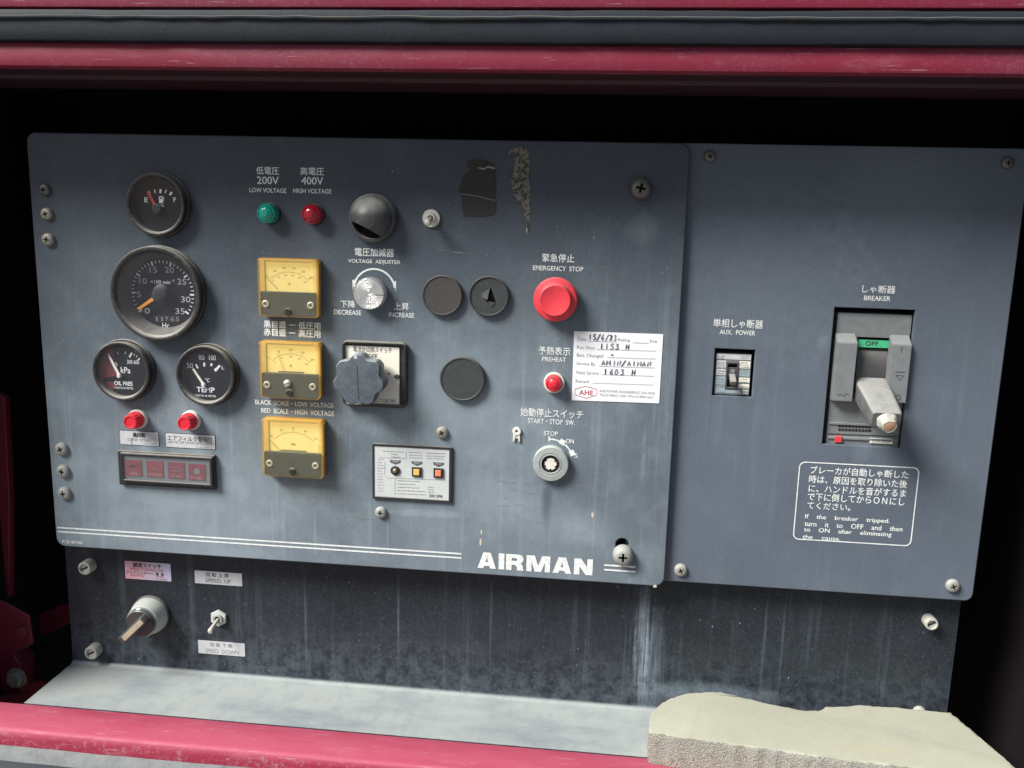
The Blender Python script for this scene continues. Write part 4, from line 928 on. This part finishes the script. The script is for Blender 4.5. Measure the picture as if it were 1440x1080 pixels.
# ------------------------------------------------------------------ warning display
wd_ = thing('warning_display', 'black framed warning display with four pink-red windows', 'display', at(238, 660)); WB = wd_.location; hw = .008
B = rrectpx([(165.5, 632), (303, 640.5), (303.5, 689), (169, 681)], .003, WB); W, H, cx, cz = B[1]-B[0], B[3]-B[2], (B[0]+B[1])/2, (B[2]+B[3])/2
plate('outer_frame', [rrect(W, H, .001, cx, cz), rrect(W*.9, H*.8, .001, cx, cz)], 0, .0045, M_BLACK, wd_, .0012)
B = rrectpx([(168.5, 636), (298, 644), (299, 686), (170.5, 677.5)], hw, WB); W2, H2, cx2, cz2 = B[1]-B[0], B[3]-B[2], (B[0]+B[1])/2, (B[2]+B[3])/2
plate('inner_frame', [rrect(W2, H2, .0008, cx2, cz2), rrect(W2-.0062, H2-.0068, .0005, cx2, cz2)], .003, hw, M_BLACK, wd_, .0010)
win = plate('window', [rrect(W2-.006, H2-.0066, .0003, cx2, cz2)], .003, hw-.0022, M_WIND, wd_)
plate('clear_cover', [rrect(W2-.006, H2-.0066, .0003, cx2, cz2)], hw-.0006, hw-.0006, M_SMOKE, wd_)
def Q(px, py, w_=hw-.002): q = at(px, py, w_)-WB; return (q.x, q.z)
for k_, (xc, yc, tx) in enumerate(((188, 658, 'OIL'), (218, 659.7, 'WATER'), (248, 661.5, 'CHG.'), (277.3, 664, 'FUEL'))):
    c = Q(xc, yc); s_ = plate('indicator', [rrect(25.5*p_, 25*p_, .0003, *c)], hw-.0020, hw-.0016, M_SEG, wd_)
    link('lettering', text_me(tx, (12, 21, 17, 19)[k_]*p_, 4.6*p_, .01, c[0]+(1 if k_ == 0 else 0)*p_, c[1]-8.5*p_, hw-.0014), M_SEGT, s_, 0)
    sx_, sz_ = c[0], c[1]+2.5*p_
    if k_ == 0: plate('oil_can_symbol', [[(sx_-6*p_, sz_-2*p_), (sx_+2*p_, sz_-2*p_), (sx_+8*p_, sz_+2.5*p_), (sx_+2*p_, sz_+1*p_), (sx_-6*p_, sz_+2*p_)]], hw-.0014, hw-.0014, M_GREYD, s_)
    if k_ == 1: strokes('water_symbol', [([(sx_-6*p_, sz_-3*p_), (sx_-2*p_, sz_-1*p_), (sx_+2*p_, sz_-3*p_), (sx_+6*p_, sz_-1*p_)], 1.0*p_)], hw-.0014, M_WIND, s_)
    if k_ == 2: strokes('battery_symbol', [([(sx_-7*p_, sz_+2*p_), (sx_+7*p_, sz_+2*p_)], 1.2*p_), ([(sx_-7*p_, sz_-3*p_), (sx_+7*p_, sz_-3*p_)], 1.2*p_)], hw-.0014, M_WIND, s_)
    if k_ == 3: plate('round_symbol', [circ(5*p_, sx_, sz_-1*p_, 24)], hw-.0014, hw-.0014, M_WIND, s_)

# ------------------------------------------------------------------ labels
def label(name, lab, cs, w_, mat, texts, r=.0008, th=.0006, border=True, rot=None):
    q = [at(a_, b_, w_) for a_, b_ in cs]; c = sum(q, Vector())/4; root = thing(name, lab, 'label', c)
    x0_, x1_, z0_, z1_ = rrectpx(cs, w_, c)
    L = [((v-c).x, (v-c).z) for v in q][::-1]
    if not rot: L = rrect(x1_-x0_, z1_-z0_, r, (x0_+x1_)/2, (z0_+z1_)/2)
    if border: plate('backing', [[(x*1.02, z*1.06) for x, z in L]], .0001, .0004, M_SLOT, root)
    f_ = plate('face', [L], .0002, th, mat, root)
    for body, xa, xb, yc, h, m_, b_ in texts:
        o_ = text(body, xa, xb, yc, h, w_, m_, f_, b_, base=c, dw=th+.00015)
    return root, f_, c
ol, f_, c = label('over_speed_label', 'small silver over speed label with a brown scratch below the left warning lamp', [(168.7, 605.3), (223, 608), (223.5, 627), (169.5, 624.5)], 0, M_LABEL,
      [('過回転', 187, 205, 611.5, 6.5, M_SLOT, .03), ('OVER SPEED', 180, 212, 618.3, 4.0, M_FPRINT, 0), ('T133 38700', 202, 221, 624, 2.2, M_FPRINT, 0)])
q1, q2, q3 = [at(*q)-c for q in ((187, 615), (185, 619), (186, 625.5))]
strokes('scratch', [([(q1.x, q1.z), (q2.x, q2.z), (q3.x, q3.z)], 1.1*p_)], .0010, M_STUBF, f_)
label('air_filter_label', 'wider silver air filter warning label below the right warning lamp', [(233, 609), (302, 612.5), (303, 632), (234, 628)], 0, M_LABEL,
      [('エアフィルタ警報灯', 236, 299.5, 617, 7.5, M_SLOT, .0), ('AIR FILTER WARNING LAMP', 236, 300, 622.7, 3.6, M_FPRINT, 0), ('T133 38710', 276, 299, 629.3, 2.2, M_FPRINT, 0)])
label('speed_control_label', 'faded pink and lilac speed control switch label above the rotary switch', [(175.5, 789), (240, 792), (241.3, 817), (177, 813.5)], WL, M_PINKL,
      [('調速スイッチ', 187.5, 227, 795, 6.6, M_SLOT, .02), ('SPEED CONTROL SW.', 183, 231, 801, 4, M_REDINK, 0.0), ('アイドリング━━  運  転', 178, 231, 805.8, 4.4, M_SLOT, .01), ('(IDLING)             RUN', 184, 230, 810.3, 3.6, M_REDINK, 0), ('T133 38720', 216, 235, 814.6, 2.2, M_REDINK, 0)], border=False)
label('speed_up_label', 'white speed up label above the lower toggle switch', [(273.8, 802), (340, 806), (341.3, 824), (274.5, 820)], WL, M_LABEL,
      [('回 転 上 昇', 290, 322, 808.5, 5.6, M_INK, .02), ('SPEED, UP', 289.5, 325, 817, 6, M_INK, .0)], border=False)
label('speed_down_label', 'white speed down label below the lower toggle switch', [(279, 899.5), (344.5, 905), (344.8, 923), (279, 918)], WL, M_LABEL,
      [('回 転 下 降', 296, 327, 907, 5.4, M_FPRINT, .01), ('SPEED  DOWN', 289, 336, 916, 5.6, M_FPRINT, 0)], border=False)

# service sticker with handwriting
sv, f_, c = label('service_sticker', 'white service record sticker with handwritten dates and running hours', [(807.4, 465.7), (932.6, 469.8), (926.8, 567), (804, 562.7)], 0, M_PAPER, [
    ('Date', 812, 824.5, 476.5, 5, M_FPRINT, 0), ('Rating', 869, 886, 478.5, 5.5, M_FPRINT, 0), ('kva', 914, 924, 479.5, 4.5, M_FPRINT, 0), ('Run Hour', 811.5, 837, 488.5, 5, M_FPRINT, 0),
    ('Batt. Changed', 811, 848, 500.5, 6, M_FPRINT, 0), ('Service By', 810.5, 837, 512, 6, M_FPRINT, 0), ('Next Service', 810.5, 842, 524, 5, M_FPRINT, 0), ('Remark', 809.5, 829, 536, 5, M_FPRINT, 0),
    ('AHE', 814.5, 834, 552, 6.6, M_REDINK, .02), ('AHE POWER ENGINEERING SDN BHD', 842.5, 921, 551.2, 3.6, M_FPRINT, .0), ('TEL:03-90815-1020  HP:6 03-8060 6651', 842.5, 918.5, 556.8, 3.6, M_FPRINT, .0)], r=.0002, border=False, rot=True)
def Q(px, py, w_=.0006): q = at(px, py, w_)-c; return (q.x, q.z)
zl = .0009
strokes('ruled_line', [([Q(a_, y), Q(b_, y+(b_-a_)*.032)], .5*p_) for a_, b_, y in ((826, 867, 479.5), (890, 912, 481.8), (839, 922, 491), (854, 922, 502.5), (842, 921, 514.8), (845, 920, 526.6), (833, 919, 538.5))], zl, M_FPRINT, f_)
hx = [Q(*q) for q in ((808.5, 547), (823, 543), (839.5, 547.5), (839, 555.5), (824, 559.8), (808.5, 555))]
strokes('emblem_outline', [(hx, .7*p_)], zl, M_REDINK, f_, closed=True)
G = {'1': [[(.45, 1), (.5, 0)]], '5': [[(.85, 1), (.25, .95), (.2, .55), (.6, .6), (.8, .3), (.55, .02), (.1, .08)]], '/': [[(.95, 1.1), (.05, -.15)]],
     '6': [[(.7, 1), (.3, .6), (.15, .25), (.4, 0), (.75, .15), (.7, .42), (.25, .4)]], '2': [[(.15, .75), (.4, 1), (.75, .85), (.6, .45), (.15, .05), (.85, .08)]],
     '3': [[(.2, .95), (.7, .95), (.4, .58), (.8, .35), (.55, .02), (.12, .08)]], 'H': [[(.2, 1), (.15, 0)], [(.8, 1), (.75, 0)], [(.15, .5), (.8, .5)]],
     'A': [[(.1, 0), (.45, 1), (.85, 0)], [(.25, .38), (.7, .38)]], 'M': [[(.05, 0), (.12, .95), (.48, .3), (.85, 1), (.92, 0)]], 'I': [[(.5, 1), (.5, 0)]],
     'N': [[(.12, 0), (.18, .95), (.75, .05), (.85, 1)]], '0': [[(.5, 1), (.15, .6), (.25, .1), (.6, 0), (.85, .45), (.5, 1)]], '-': [[(.1, .5), (.9, .5)]], ' ': []}
rnd = random.Random(9)
def hand(s_, x0, x1, yb, h):
    st = []; cw = (x1-x0)/len(s_)
    for i, ch in enumerate(s_):
        dj = rnd.uniform(-.08, .08)
        for pl_ in G[ch]:
            pts = [(x0+cw*(i+.1+.8*u+.12*v+dj)+rnd.uniform(-.12, .12), yb+(x0+cw*i-x0)*.032-v*h+rnd.uniform(-.15, .15)) for u, v in pl_]
            st.append(([Q(*p) for p in pts], rnd.uniform(.95, 1.45)*p_))
    strokes('handwriting', st, zl+.0002, M_PEN, f_)
hand('15/6/23', 826.5, 868, 477.5, 7.5); hand('1153 H', 842, 885, 490.5, 7.6); hand('-', 858, 863.5, 501.5, 5); hand('AMIN/AIMAN', 845, 916, 513, 6.6); hand('1603 H', 847, 894, 526.5, 8)

# ------------------------------------------------------------------ lower controls
rs = thing('rotary_switch', 'pale green rotary speed switch with a dark handle bar on the lower panel', 'rotary switch', at(213, 863, WL)); R = mm(213, 863, 26, WL)
lathe('flange', [(R, 0), (R, .0025), (R*.95, .0035)], M_BLACK, rs, 48)
lathe('collar', [(R*.94, .003), (R*.92, .009), (R*.82, .017), (R*.80, .020), (R*.74, .021)], M_GRNW, rs, 48)
lathe('clear_ring', [(R*.78, .019), (R*.78, .0235), (R*.72, .0245)], M_SMOKE, rs, 48)
lathe('knob', [(R*.70, .020), (R*.70, .0262), (R*.66, .027)], M_KDARK, rs, 48)
th_ = math.radians(45); Mb = Matrix.Rotation(-th_, 4, 'Y')
hb = plate('handle_bar', [rrect(R*1.75, R*.44, .002, -R*.22, 0)], .022, .038, M_KDARK, rs, .0015, M=Mb)
plate('bar_insert', [rrect(R*1.45, R*.27, .001, -R*.13, 0)], .0375, .0386, M_KBAR, hb, .0003, M=Mb)
t2 = thing('toggle_switch', 'small toggle switch with hexagonal nut between the two speed labels', 'toggle switch', at(308.5, 868, WL)); R = mm(308, 868, 11.5, WL)
plate('nut', [[(R*math.cos(a*math.pi/3+.5), R*math.sin(a*math.pi/3+.5)) for a in range(6)], circ(R*.55, n=24)], 0, .0035, M_GRNW, t2, .0006)
lathe('bushing', [(R*.58, 0), (R*.58, .0055), (R*.54, .006), (R*.34, .006), (R*.34, .001)], M_STEEL, t2, 28)
lathe('socket', [(R*.33, .0015), (R*.33, .002)], M_SLOT, t2, 20)
lathe('lever', [(.0016, 0), (.0018, .008), (.0029, .022), (.0031, .0245), (.0022, .0262), (.0003, .0268)], M_CHROME, t2, 20, M=Maxis(Vector((0, -.001, 0)), (.02, -1, -.20)))

# ------------------------------------------------------------------ aux breaker
ab = thing('aux_breaker', 'small white-labelled circuit breaker with its black toggle in the left square opening', 'circuit breaker', at(1032, 524, WR-.004)); AB = ab.location; wf = .0
aw = WR-.004
B = rrectpx([(1007, 497), (1057, 498.5), (1053.5, 556.5), (1004.5, 554)], aw, AB); W, H, cx, cz = B[1]-B[0], B[3]-B[2], (B[0]+B[1])/2, (B[2]+B[3])/2
bx0, bx1, bz0, bz1 = rrectpx([(1021.5, 509), (1039, 509.5), (1037, 547), (1019.5, 546)], aw, AB)
Bh = rect_loop((bx0, bx1, bz0, bz1))
plate('body', [rrect(W, H, .0005, cx, cz), Bh], -.030, 0, M_GREY, ab, .0003)
cols = {'w': M_LABEL, 'g': M_GREY, 'b': std('pale_blue_label', (.30, .38, .42), .5, dust=.1), 'c': M_CREAM}
def Q(px, py, w_=aw): q = at(px, py, w_)-AB; return (q.x, q.z)
for (x0_, x1_, y0_, y1_, m_) in ((1007.5, 1021, 506.5, 517.5, 'w'), (1007, 1020.5, 518.5, 527.5, 'w'), (1006.5, 1020, 529, 541, 'b'), (1006, 1019.5, 542, 552.5, 'b'), (1007.5, 1056, 498.5, 505.5, 'w'), (1039.5, 1055, 508, 518, 'c'), (1039, 1054.5, 520, 529.5, 'b'), (1038.5, 1054, 531, 538, 'c'), (1038, 1053.5, 540, 545.5, 'c'), (1044, 1052.5, 548, 554, 'w'), (1020, 1042, 548.5, 553, 'b')):
    a_ = Q((x0_+x1_)/2, (y0_+y1_)/2); w2, h2 = size((x0_+x1_)/2, (y0_+y1_)/2, x1_-x0_, y1_-y0_, aw)
    plate('printed_field', [rrect(w2, h2, 0, *a_)], .0002, .0005, cols[m_], ab)
ml = []; rnd = random.Random(4)
for y in (500.5, 503.5, 510, 513, 516, 521.5, 525, 533, 537, 543.5, 551):
    for (xa, xb) in ((1009, 1019), (1041, 1053)):
        x = xa
        while x < xb-1.5: L = rnd.uniform(.8, 3); ml.append(([Q(x, y), Q(min(x+L, xb), y)], rnd.uniform(.6, 1.3)*p_)); x += L+.8
strokes('fine_print', ml, .0008, M_FPRINT, ab)
plate('toggle_well', [Bh], -.008, -.0045, M_SLOT, ab)
plate('well_frame', [rect_loop((bx0, bx1, bz0, bz1)), rect_loop((bx0, bx1, bz0, bz1), -.0016)], -.002, .0014, M_GREYD, ab, .0003)
q = Q(1030, 523); plate('guide', [rrect(12*p_, 12*p_, .0006, *q)], -.004, .0006, M_GREYD, ab, .0003)
link('lettering', text_me('10', 5*p_, 4.5*p_, .01, q[0], q[1]+1.5*p_, .0009), M_LABEL, ab, 0)
q = Q(1029.3, 530)
Mt = Maxis(Vector((q[0], 0, q[1]+.001)), (0, -1, -.42))
plate('toggle', [rrect(8.2*p_, 6.5*p_, .0006)], -.002, .0140, M_HANDLE, ab, .0007, M=Mt)
# ------------------------------------------------------------------ main breaker
mb = thing('main_breaker', 'large grey moulded circuit breaker with a green OFF flag and thick protruding handle', 'circuit breaker', at(1221, 532, WR-.006)); MB = mb.location
mw = WR-.006
B = rrectpx([(1178.5, 440), (1283, 443), (1263.5, 628.5), (1161.5, 624)], mw, MB); x0b, x1b, z0b, z1b = B; W, H, cx, cz = x1b-x0b, z1b-z0b, (x0b+x1b)/2, (z0b+z1b)/2
ch = rrectpx([(1205.5, 474), (1251, 475.5), (1247, 562), (1199, 560)], mw, MB)
plate('body', [rrect(W, H, .001, cx, cz), rect_loop(ch)], -.04, 0, M_GREY, mb, .0006)
plate('channel_back', [rect_loop(ch, .0002)], -.030, -.0155, M_SLOT, mb)
def wedge(name, fx, mat):
    """raised shoulder: front face at hs, chamfered top"""
    hs = .0125
    x0_, x1_, z0_, z1_ = rrectpx(fx, mw+hs, MB)
    zt_ = z1_+.0085
    V = [(x, -w_, z) for x in (x0_, x1_) for (w_, z) in ((0, zt_), (hs, z1_), (hs, z0_), (0, z0_-.001))]
    F = [(0, 1, 2, 3), (7, 6, 5, 4), (0, 4, 5, 1), (1, 5, 6, 2), (2, 6, 7, 3), (3, 7, 4, 0)]
    bm = bmesh.new(); me = mesh(name, V, F); bm.from_mesh(me); bmesh.ops.recalc_face_normals(bm, faces=bm.faces[:])
    bmesh.ops.bevel(bm, geom=bm.edges[:], offset=.0006, segments=2, affect='EDGES'); bm.to_mesh(me); bm.free()
    return link(name, me, mat, mb, 40), (x0_, x1_, z0_, z1_), hs
s1, b1, hs = wedge('shoulder', [(1177.5, 482), (1206, 483), (1199, 565), (1171, 564)], M_GREY)
s2, b2, hs = wedge('shoulder', [(1254, 484.5), (1283, 486), (1274, 567.5), (1247.5, 566)], M_GREY)
def Q(px, py, w_): q = at(px, py, w_)-MB; return (q.x, q.z)
wh = mw+hs
strokes('on_symbol', [([Q(1268.5, 487.5, wh), Q(1267.5, 496, wh)], .9*p_)], hs+.0002, M_MBLACK, s2)
strokes('arrow_symbol', [([Q(1259, 523, wh), Q(1273, 523.5, wh)], .9*p_), ([Q(1260, 528, wh), Q(1271, 528.5, wh), Q(1265, 535, wh), Q(1260, 528, wh)], .9*p_)], hs+.0002, M_MBLACK, s2)
q = Q(1262.5, 559, wh); strokes('off_symbol', [([(q[0]+3.4*p_*math.cos(i*.35), q[1]+3.4*p_*math.sin(i*.35)) for i in range(19)], .8*p_)], hs+.0002, M_MBLACK, s2)
strokes('trip_symbol', [([Q(1177, 555, wh), Q(1184, 555.4, wh), Q(1186.5, 558, wh), Q(1190, 553.5, wh), Q(1195, 555.8, wh)], .9*p_)], hs+.0002, M_MBLACK, s1)
# flag
gx = rrectpx([(1206, 477.5), (1250, 479), (1249.5, 489.5), (1205.5, 488)], mw-.002, MB)
fl = plate('off_flag', [rect_loop(gx)], -.006, -.002, M_GREEN, mb)
text('OFF', 1217, 1235, 483, 6.5, mw-.002, M_MBLACK, fl, .01, base=MB)
# drum
V, F = [], []; zc = (ch[2]+gx[2])/2+.002; Rz = (gx[2]-.002-ch[2])/2; n = 20
for x in (ch[0]+.0012, ch[1]-.0012):
    for i in range(n+1):
        a = math.pi*i/n; V.append((x, -(-.0145+.0165*math.sin(a)), zc-Rz*math.cos(a)))
for i in range(n): F.append((i, i+1, n+2+i, n+1+i))
F += [tuple(range(n, -1, -1)), tuple(range(n+1, 2*n+2))]
link('drum', mesh('drum', V, F), M_GREYD, mb)
# handle
A0 = at(1224.5, 549, mw+.004)-MB; T0 = at(1247, 588, mw+.056)-MB
ax = (T0-A0).normalized(); sd = Vector((1, 0, 0)); nu_ = sd.cross(ax).normalized()
if nu_.z < 0: nu_ = -nu_
Lh = (T0-A0).length
def hp(s_, u, v): return A0+ax*(s_*Lh)+sd*u+nu_*v
V, F = [], []
secs = [(-.12, .0150, .011, .0), (.0, .0160, .010, .0), (.5, .0148, .0095, -.001), (.94, .0138, .0085, -.002), (1.0, .0128, .0072, -.002)]
ring = rrect(2, 2, .28, k=4)
for s_, hx_, hz_, dv in secs:
    for q in ring: V.append(hp(s_, q[0]*hx_, q[1]*hz_+dv))
n = len(ring)
for k_ in range(len(secs)-1):
    for i in range(n): j = (i+1) % n; F.append((k_*n+i, k_*n+j, (k_+1)*n+j, (k_+1)*n+i))
F += [tuple(range(n-1, -1, -1)), tuple(range((len(secs)-1)*n, len(secs)*n))]
me = mesh('handle', V, F); bm = bmesh.new(); bm.from_mesh(me); bmesh.ops.recalc_face_normals(bm, faces=bm.faces[:]); bm.to_mesh(me); bm.free()
hd = link('handle', me, M_HANDLE, mb, 45)
Ms = Maxis(hp(.93, .001, -.004), ax)
lathe('broken_sleeve', [(.0092, .0), (.0100, .002), (.0094, .0045), (.0084, .006), (.0070, .0075), (.0066, .012), (.0058, .0128), (.0054, .0122)], M_SPACER, hd, 30, M=Ms, rfun=lambda a: 1+.04*math.sin(3*a)+.03*math.sin(7*a+1), cap1=False)
lathe('rod_end', [(.0054, .009), (.0054, .0125), (.0044, .0129)], M_STUBF, hd, 24, M=Ms)
# lower front details
strokes('groove', [([Q(1166.5, 593.5, mw), Q(1264, 597.5, mw)], 1.2*p_), ([Q(1164.5, 610, mw), Q(1263, 614, mw)], 1.2*p_)], .0003, M_SLOT, mb)
xa, za = Q(1165, 612, mw); xb, zb_ = Q(1262, 616, mw)
plate('rib', [[(x0b+.001, (za+zb_)/2-.0035), (x1b-.001, (za+zb_)/2-.0035), (x1b-.001, (za+zb_)/2-.001), (x0b+.001, (za+zb_)/2-.001)]], .0, .0018, M_GREY, mb, .0005)
plate('rib', [[(x0b+.001, z) for z in (Q(1213, 594, mw)[1]-.0008, Q(1213, 594, mw)[1]-.0032)][::1]+[(x1b-.001, z) for z in (Q(1213, 594, mw)[1]-.0032, Q(1213, 594, mw)[1]-.0008)]], .0, .0016, M_GREY, mb, .0004)
for r_i in range(2):
    for c_i in range(10):
        q = Q(1180.5+c_i*4.7, 598.8+r_i*5.2+c_i*.18, mw)
        plate('vent_slot', [rrect(3.4*p_, 3.3*p_, 0, *q)], .0003, .0004, M_SLOT, mb)
q = Q(1178.3, 617, mw); plate('trip_button', [rrect(9.5*p_, 9*p_, .0005, *q)], 0, .0030, M_REDBTN, mb, .0006)
q = Q(1238.7, 619.8, mw); rl_ = plate('rating_label', [rrect(30*p_, 6.6*p_, .0003, *q)], 0, .0016, M_CREAM, mb)
link('lettering', text_me('250/300A', 25*p_, 4.2*p_, .0, q[0], q[1], .0018), M_INK, rl_, 0)

# ------------------------------------------------------------------ foam block on the shelf
ztop = -.500
c3 = lambda x, y: (880+x/2.571, 820+y/2.571)
back = [c3(*q) for q in ((85, 480), (95, 460), (120, 440), (160, 417), (220, 399), (280, 394), (340, 395), (400, 408), (450, 421), (520, 436), (600, 452), (650, 459), (692, 460), (718, 452), (722, 446), (780, 445), (830, 440), (900, 444), (960, 447), (1000, 451), (1060, 456), (1110, 463), (1178, 469))]
front = [c3(*q) for q in ((1440, 690), (1250, 690), (1000, 664), (850, 648), (700, 630), (550, 606), (400, 586), (250, 565), (160, 553), (80, 540))]
top = [atz(*q, ztop) for q in back]
print('foam back', top[0], top[6], top[-1]); 
fr = [atz(*q, ztop) for q in front]; print('foam front', fr[0], fr[4], fr[-1])
out = top+fr
rnd = random.Random(8)
fine = []
for i in range(len(out)):
    a, b = out[i], out[(i+1) % len(out)]; k_ = max(1, int((b-a).length/.004))
    for j in range(k_):
        p = a.lerp(b, j/k_); amp = .0008;  fine.append(Vector((p.x+rnd.uniform(-amp, amp), p.y+rnd.uniform(-amp, amp), 0)))
cen = sum(fine, Vector())/len(fine)
V, F = [], []; n = len(fine); zbase = zs+.0008
rings = [(zbase, .0015), (zbase+.006, .0), (zbase+.012, .0006), (zbase+.02, .0), (zbase+.026, .0005), (ztop-.0015, .0002), (ztop, .0012), (ztop+.0003, .004)]
for (z, ins) in rings:
    for p in fine:
        d_ = (cen-p).normalized(); V.append((p.x+d_.x*ins+rnd.uniform(-.0003, .0003), p.y+d_.y*ins+rnd.uniform(-.0003, .0003), z+rnd.uniform(-.0002, .0002)))
for k_ in range(len(rings)-1):
    for i in range(n): j = (i+1) % n; F.append((k_*n+i, k_*n+j, (k_+1)*n+j, (k_+1)*n+i))
F += [tuple(range(n-1, -1, -1)), tuple(range((len(rings)-1)*n, len(rings)*n))]
me = mesh('foam_block', V, F); bm = bmesh.new(); bm.from_mesh(me); bmesh.ops.recalc_face_normals(bm, faces=bm.faces[:])
for v in bm.verts: v.co -= Vector((cen.x, cen.y, zbase))
bm.to_mesh(me); bm.free()
fo = link('foam_block', me, M_FOAM, None, 50); fo.location = (cen.x, cen.y, zbase)
tag(fo, 'cream foam block with a wavy torn edge lying at the right end of the shelf', 'foam block')
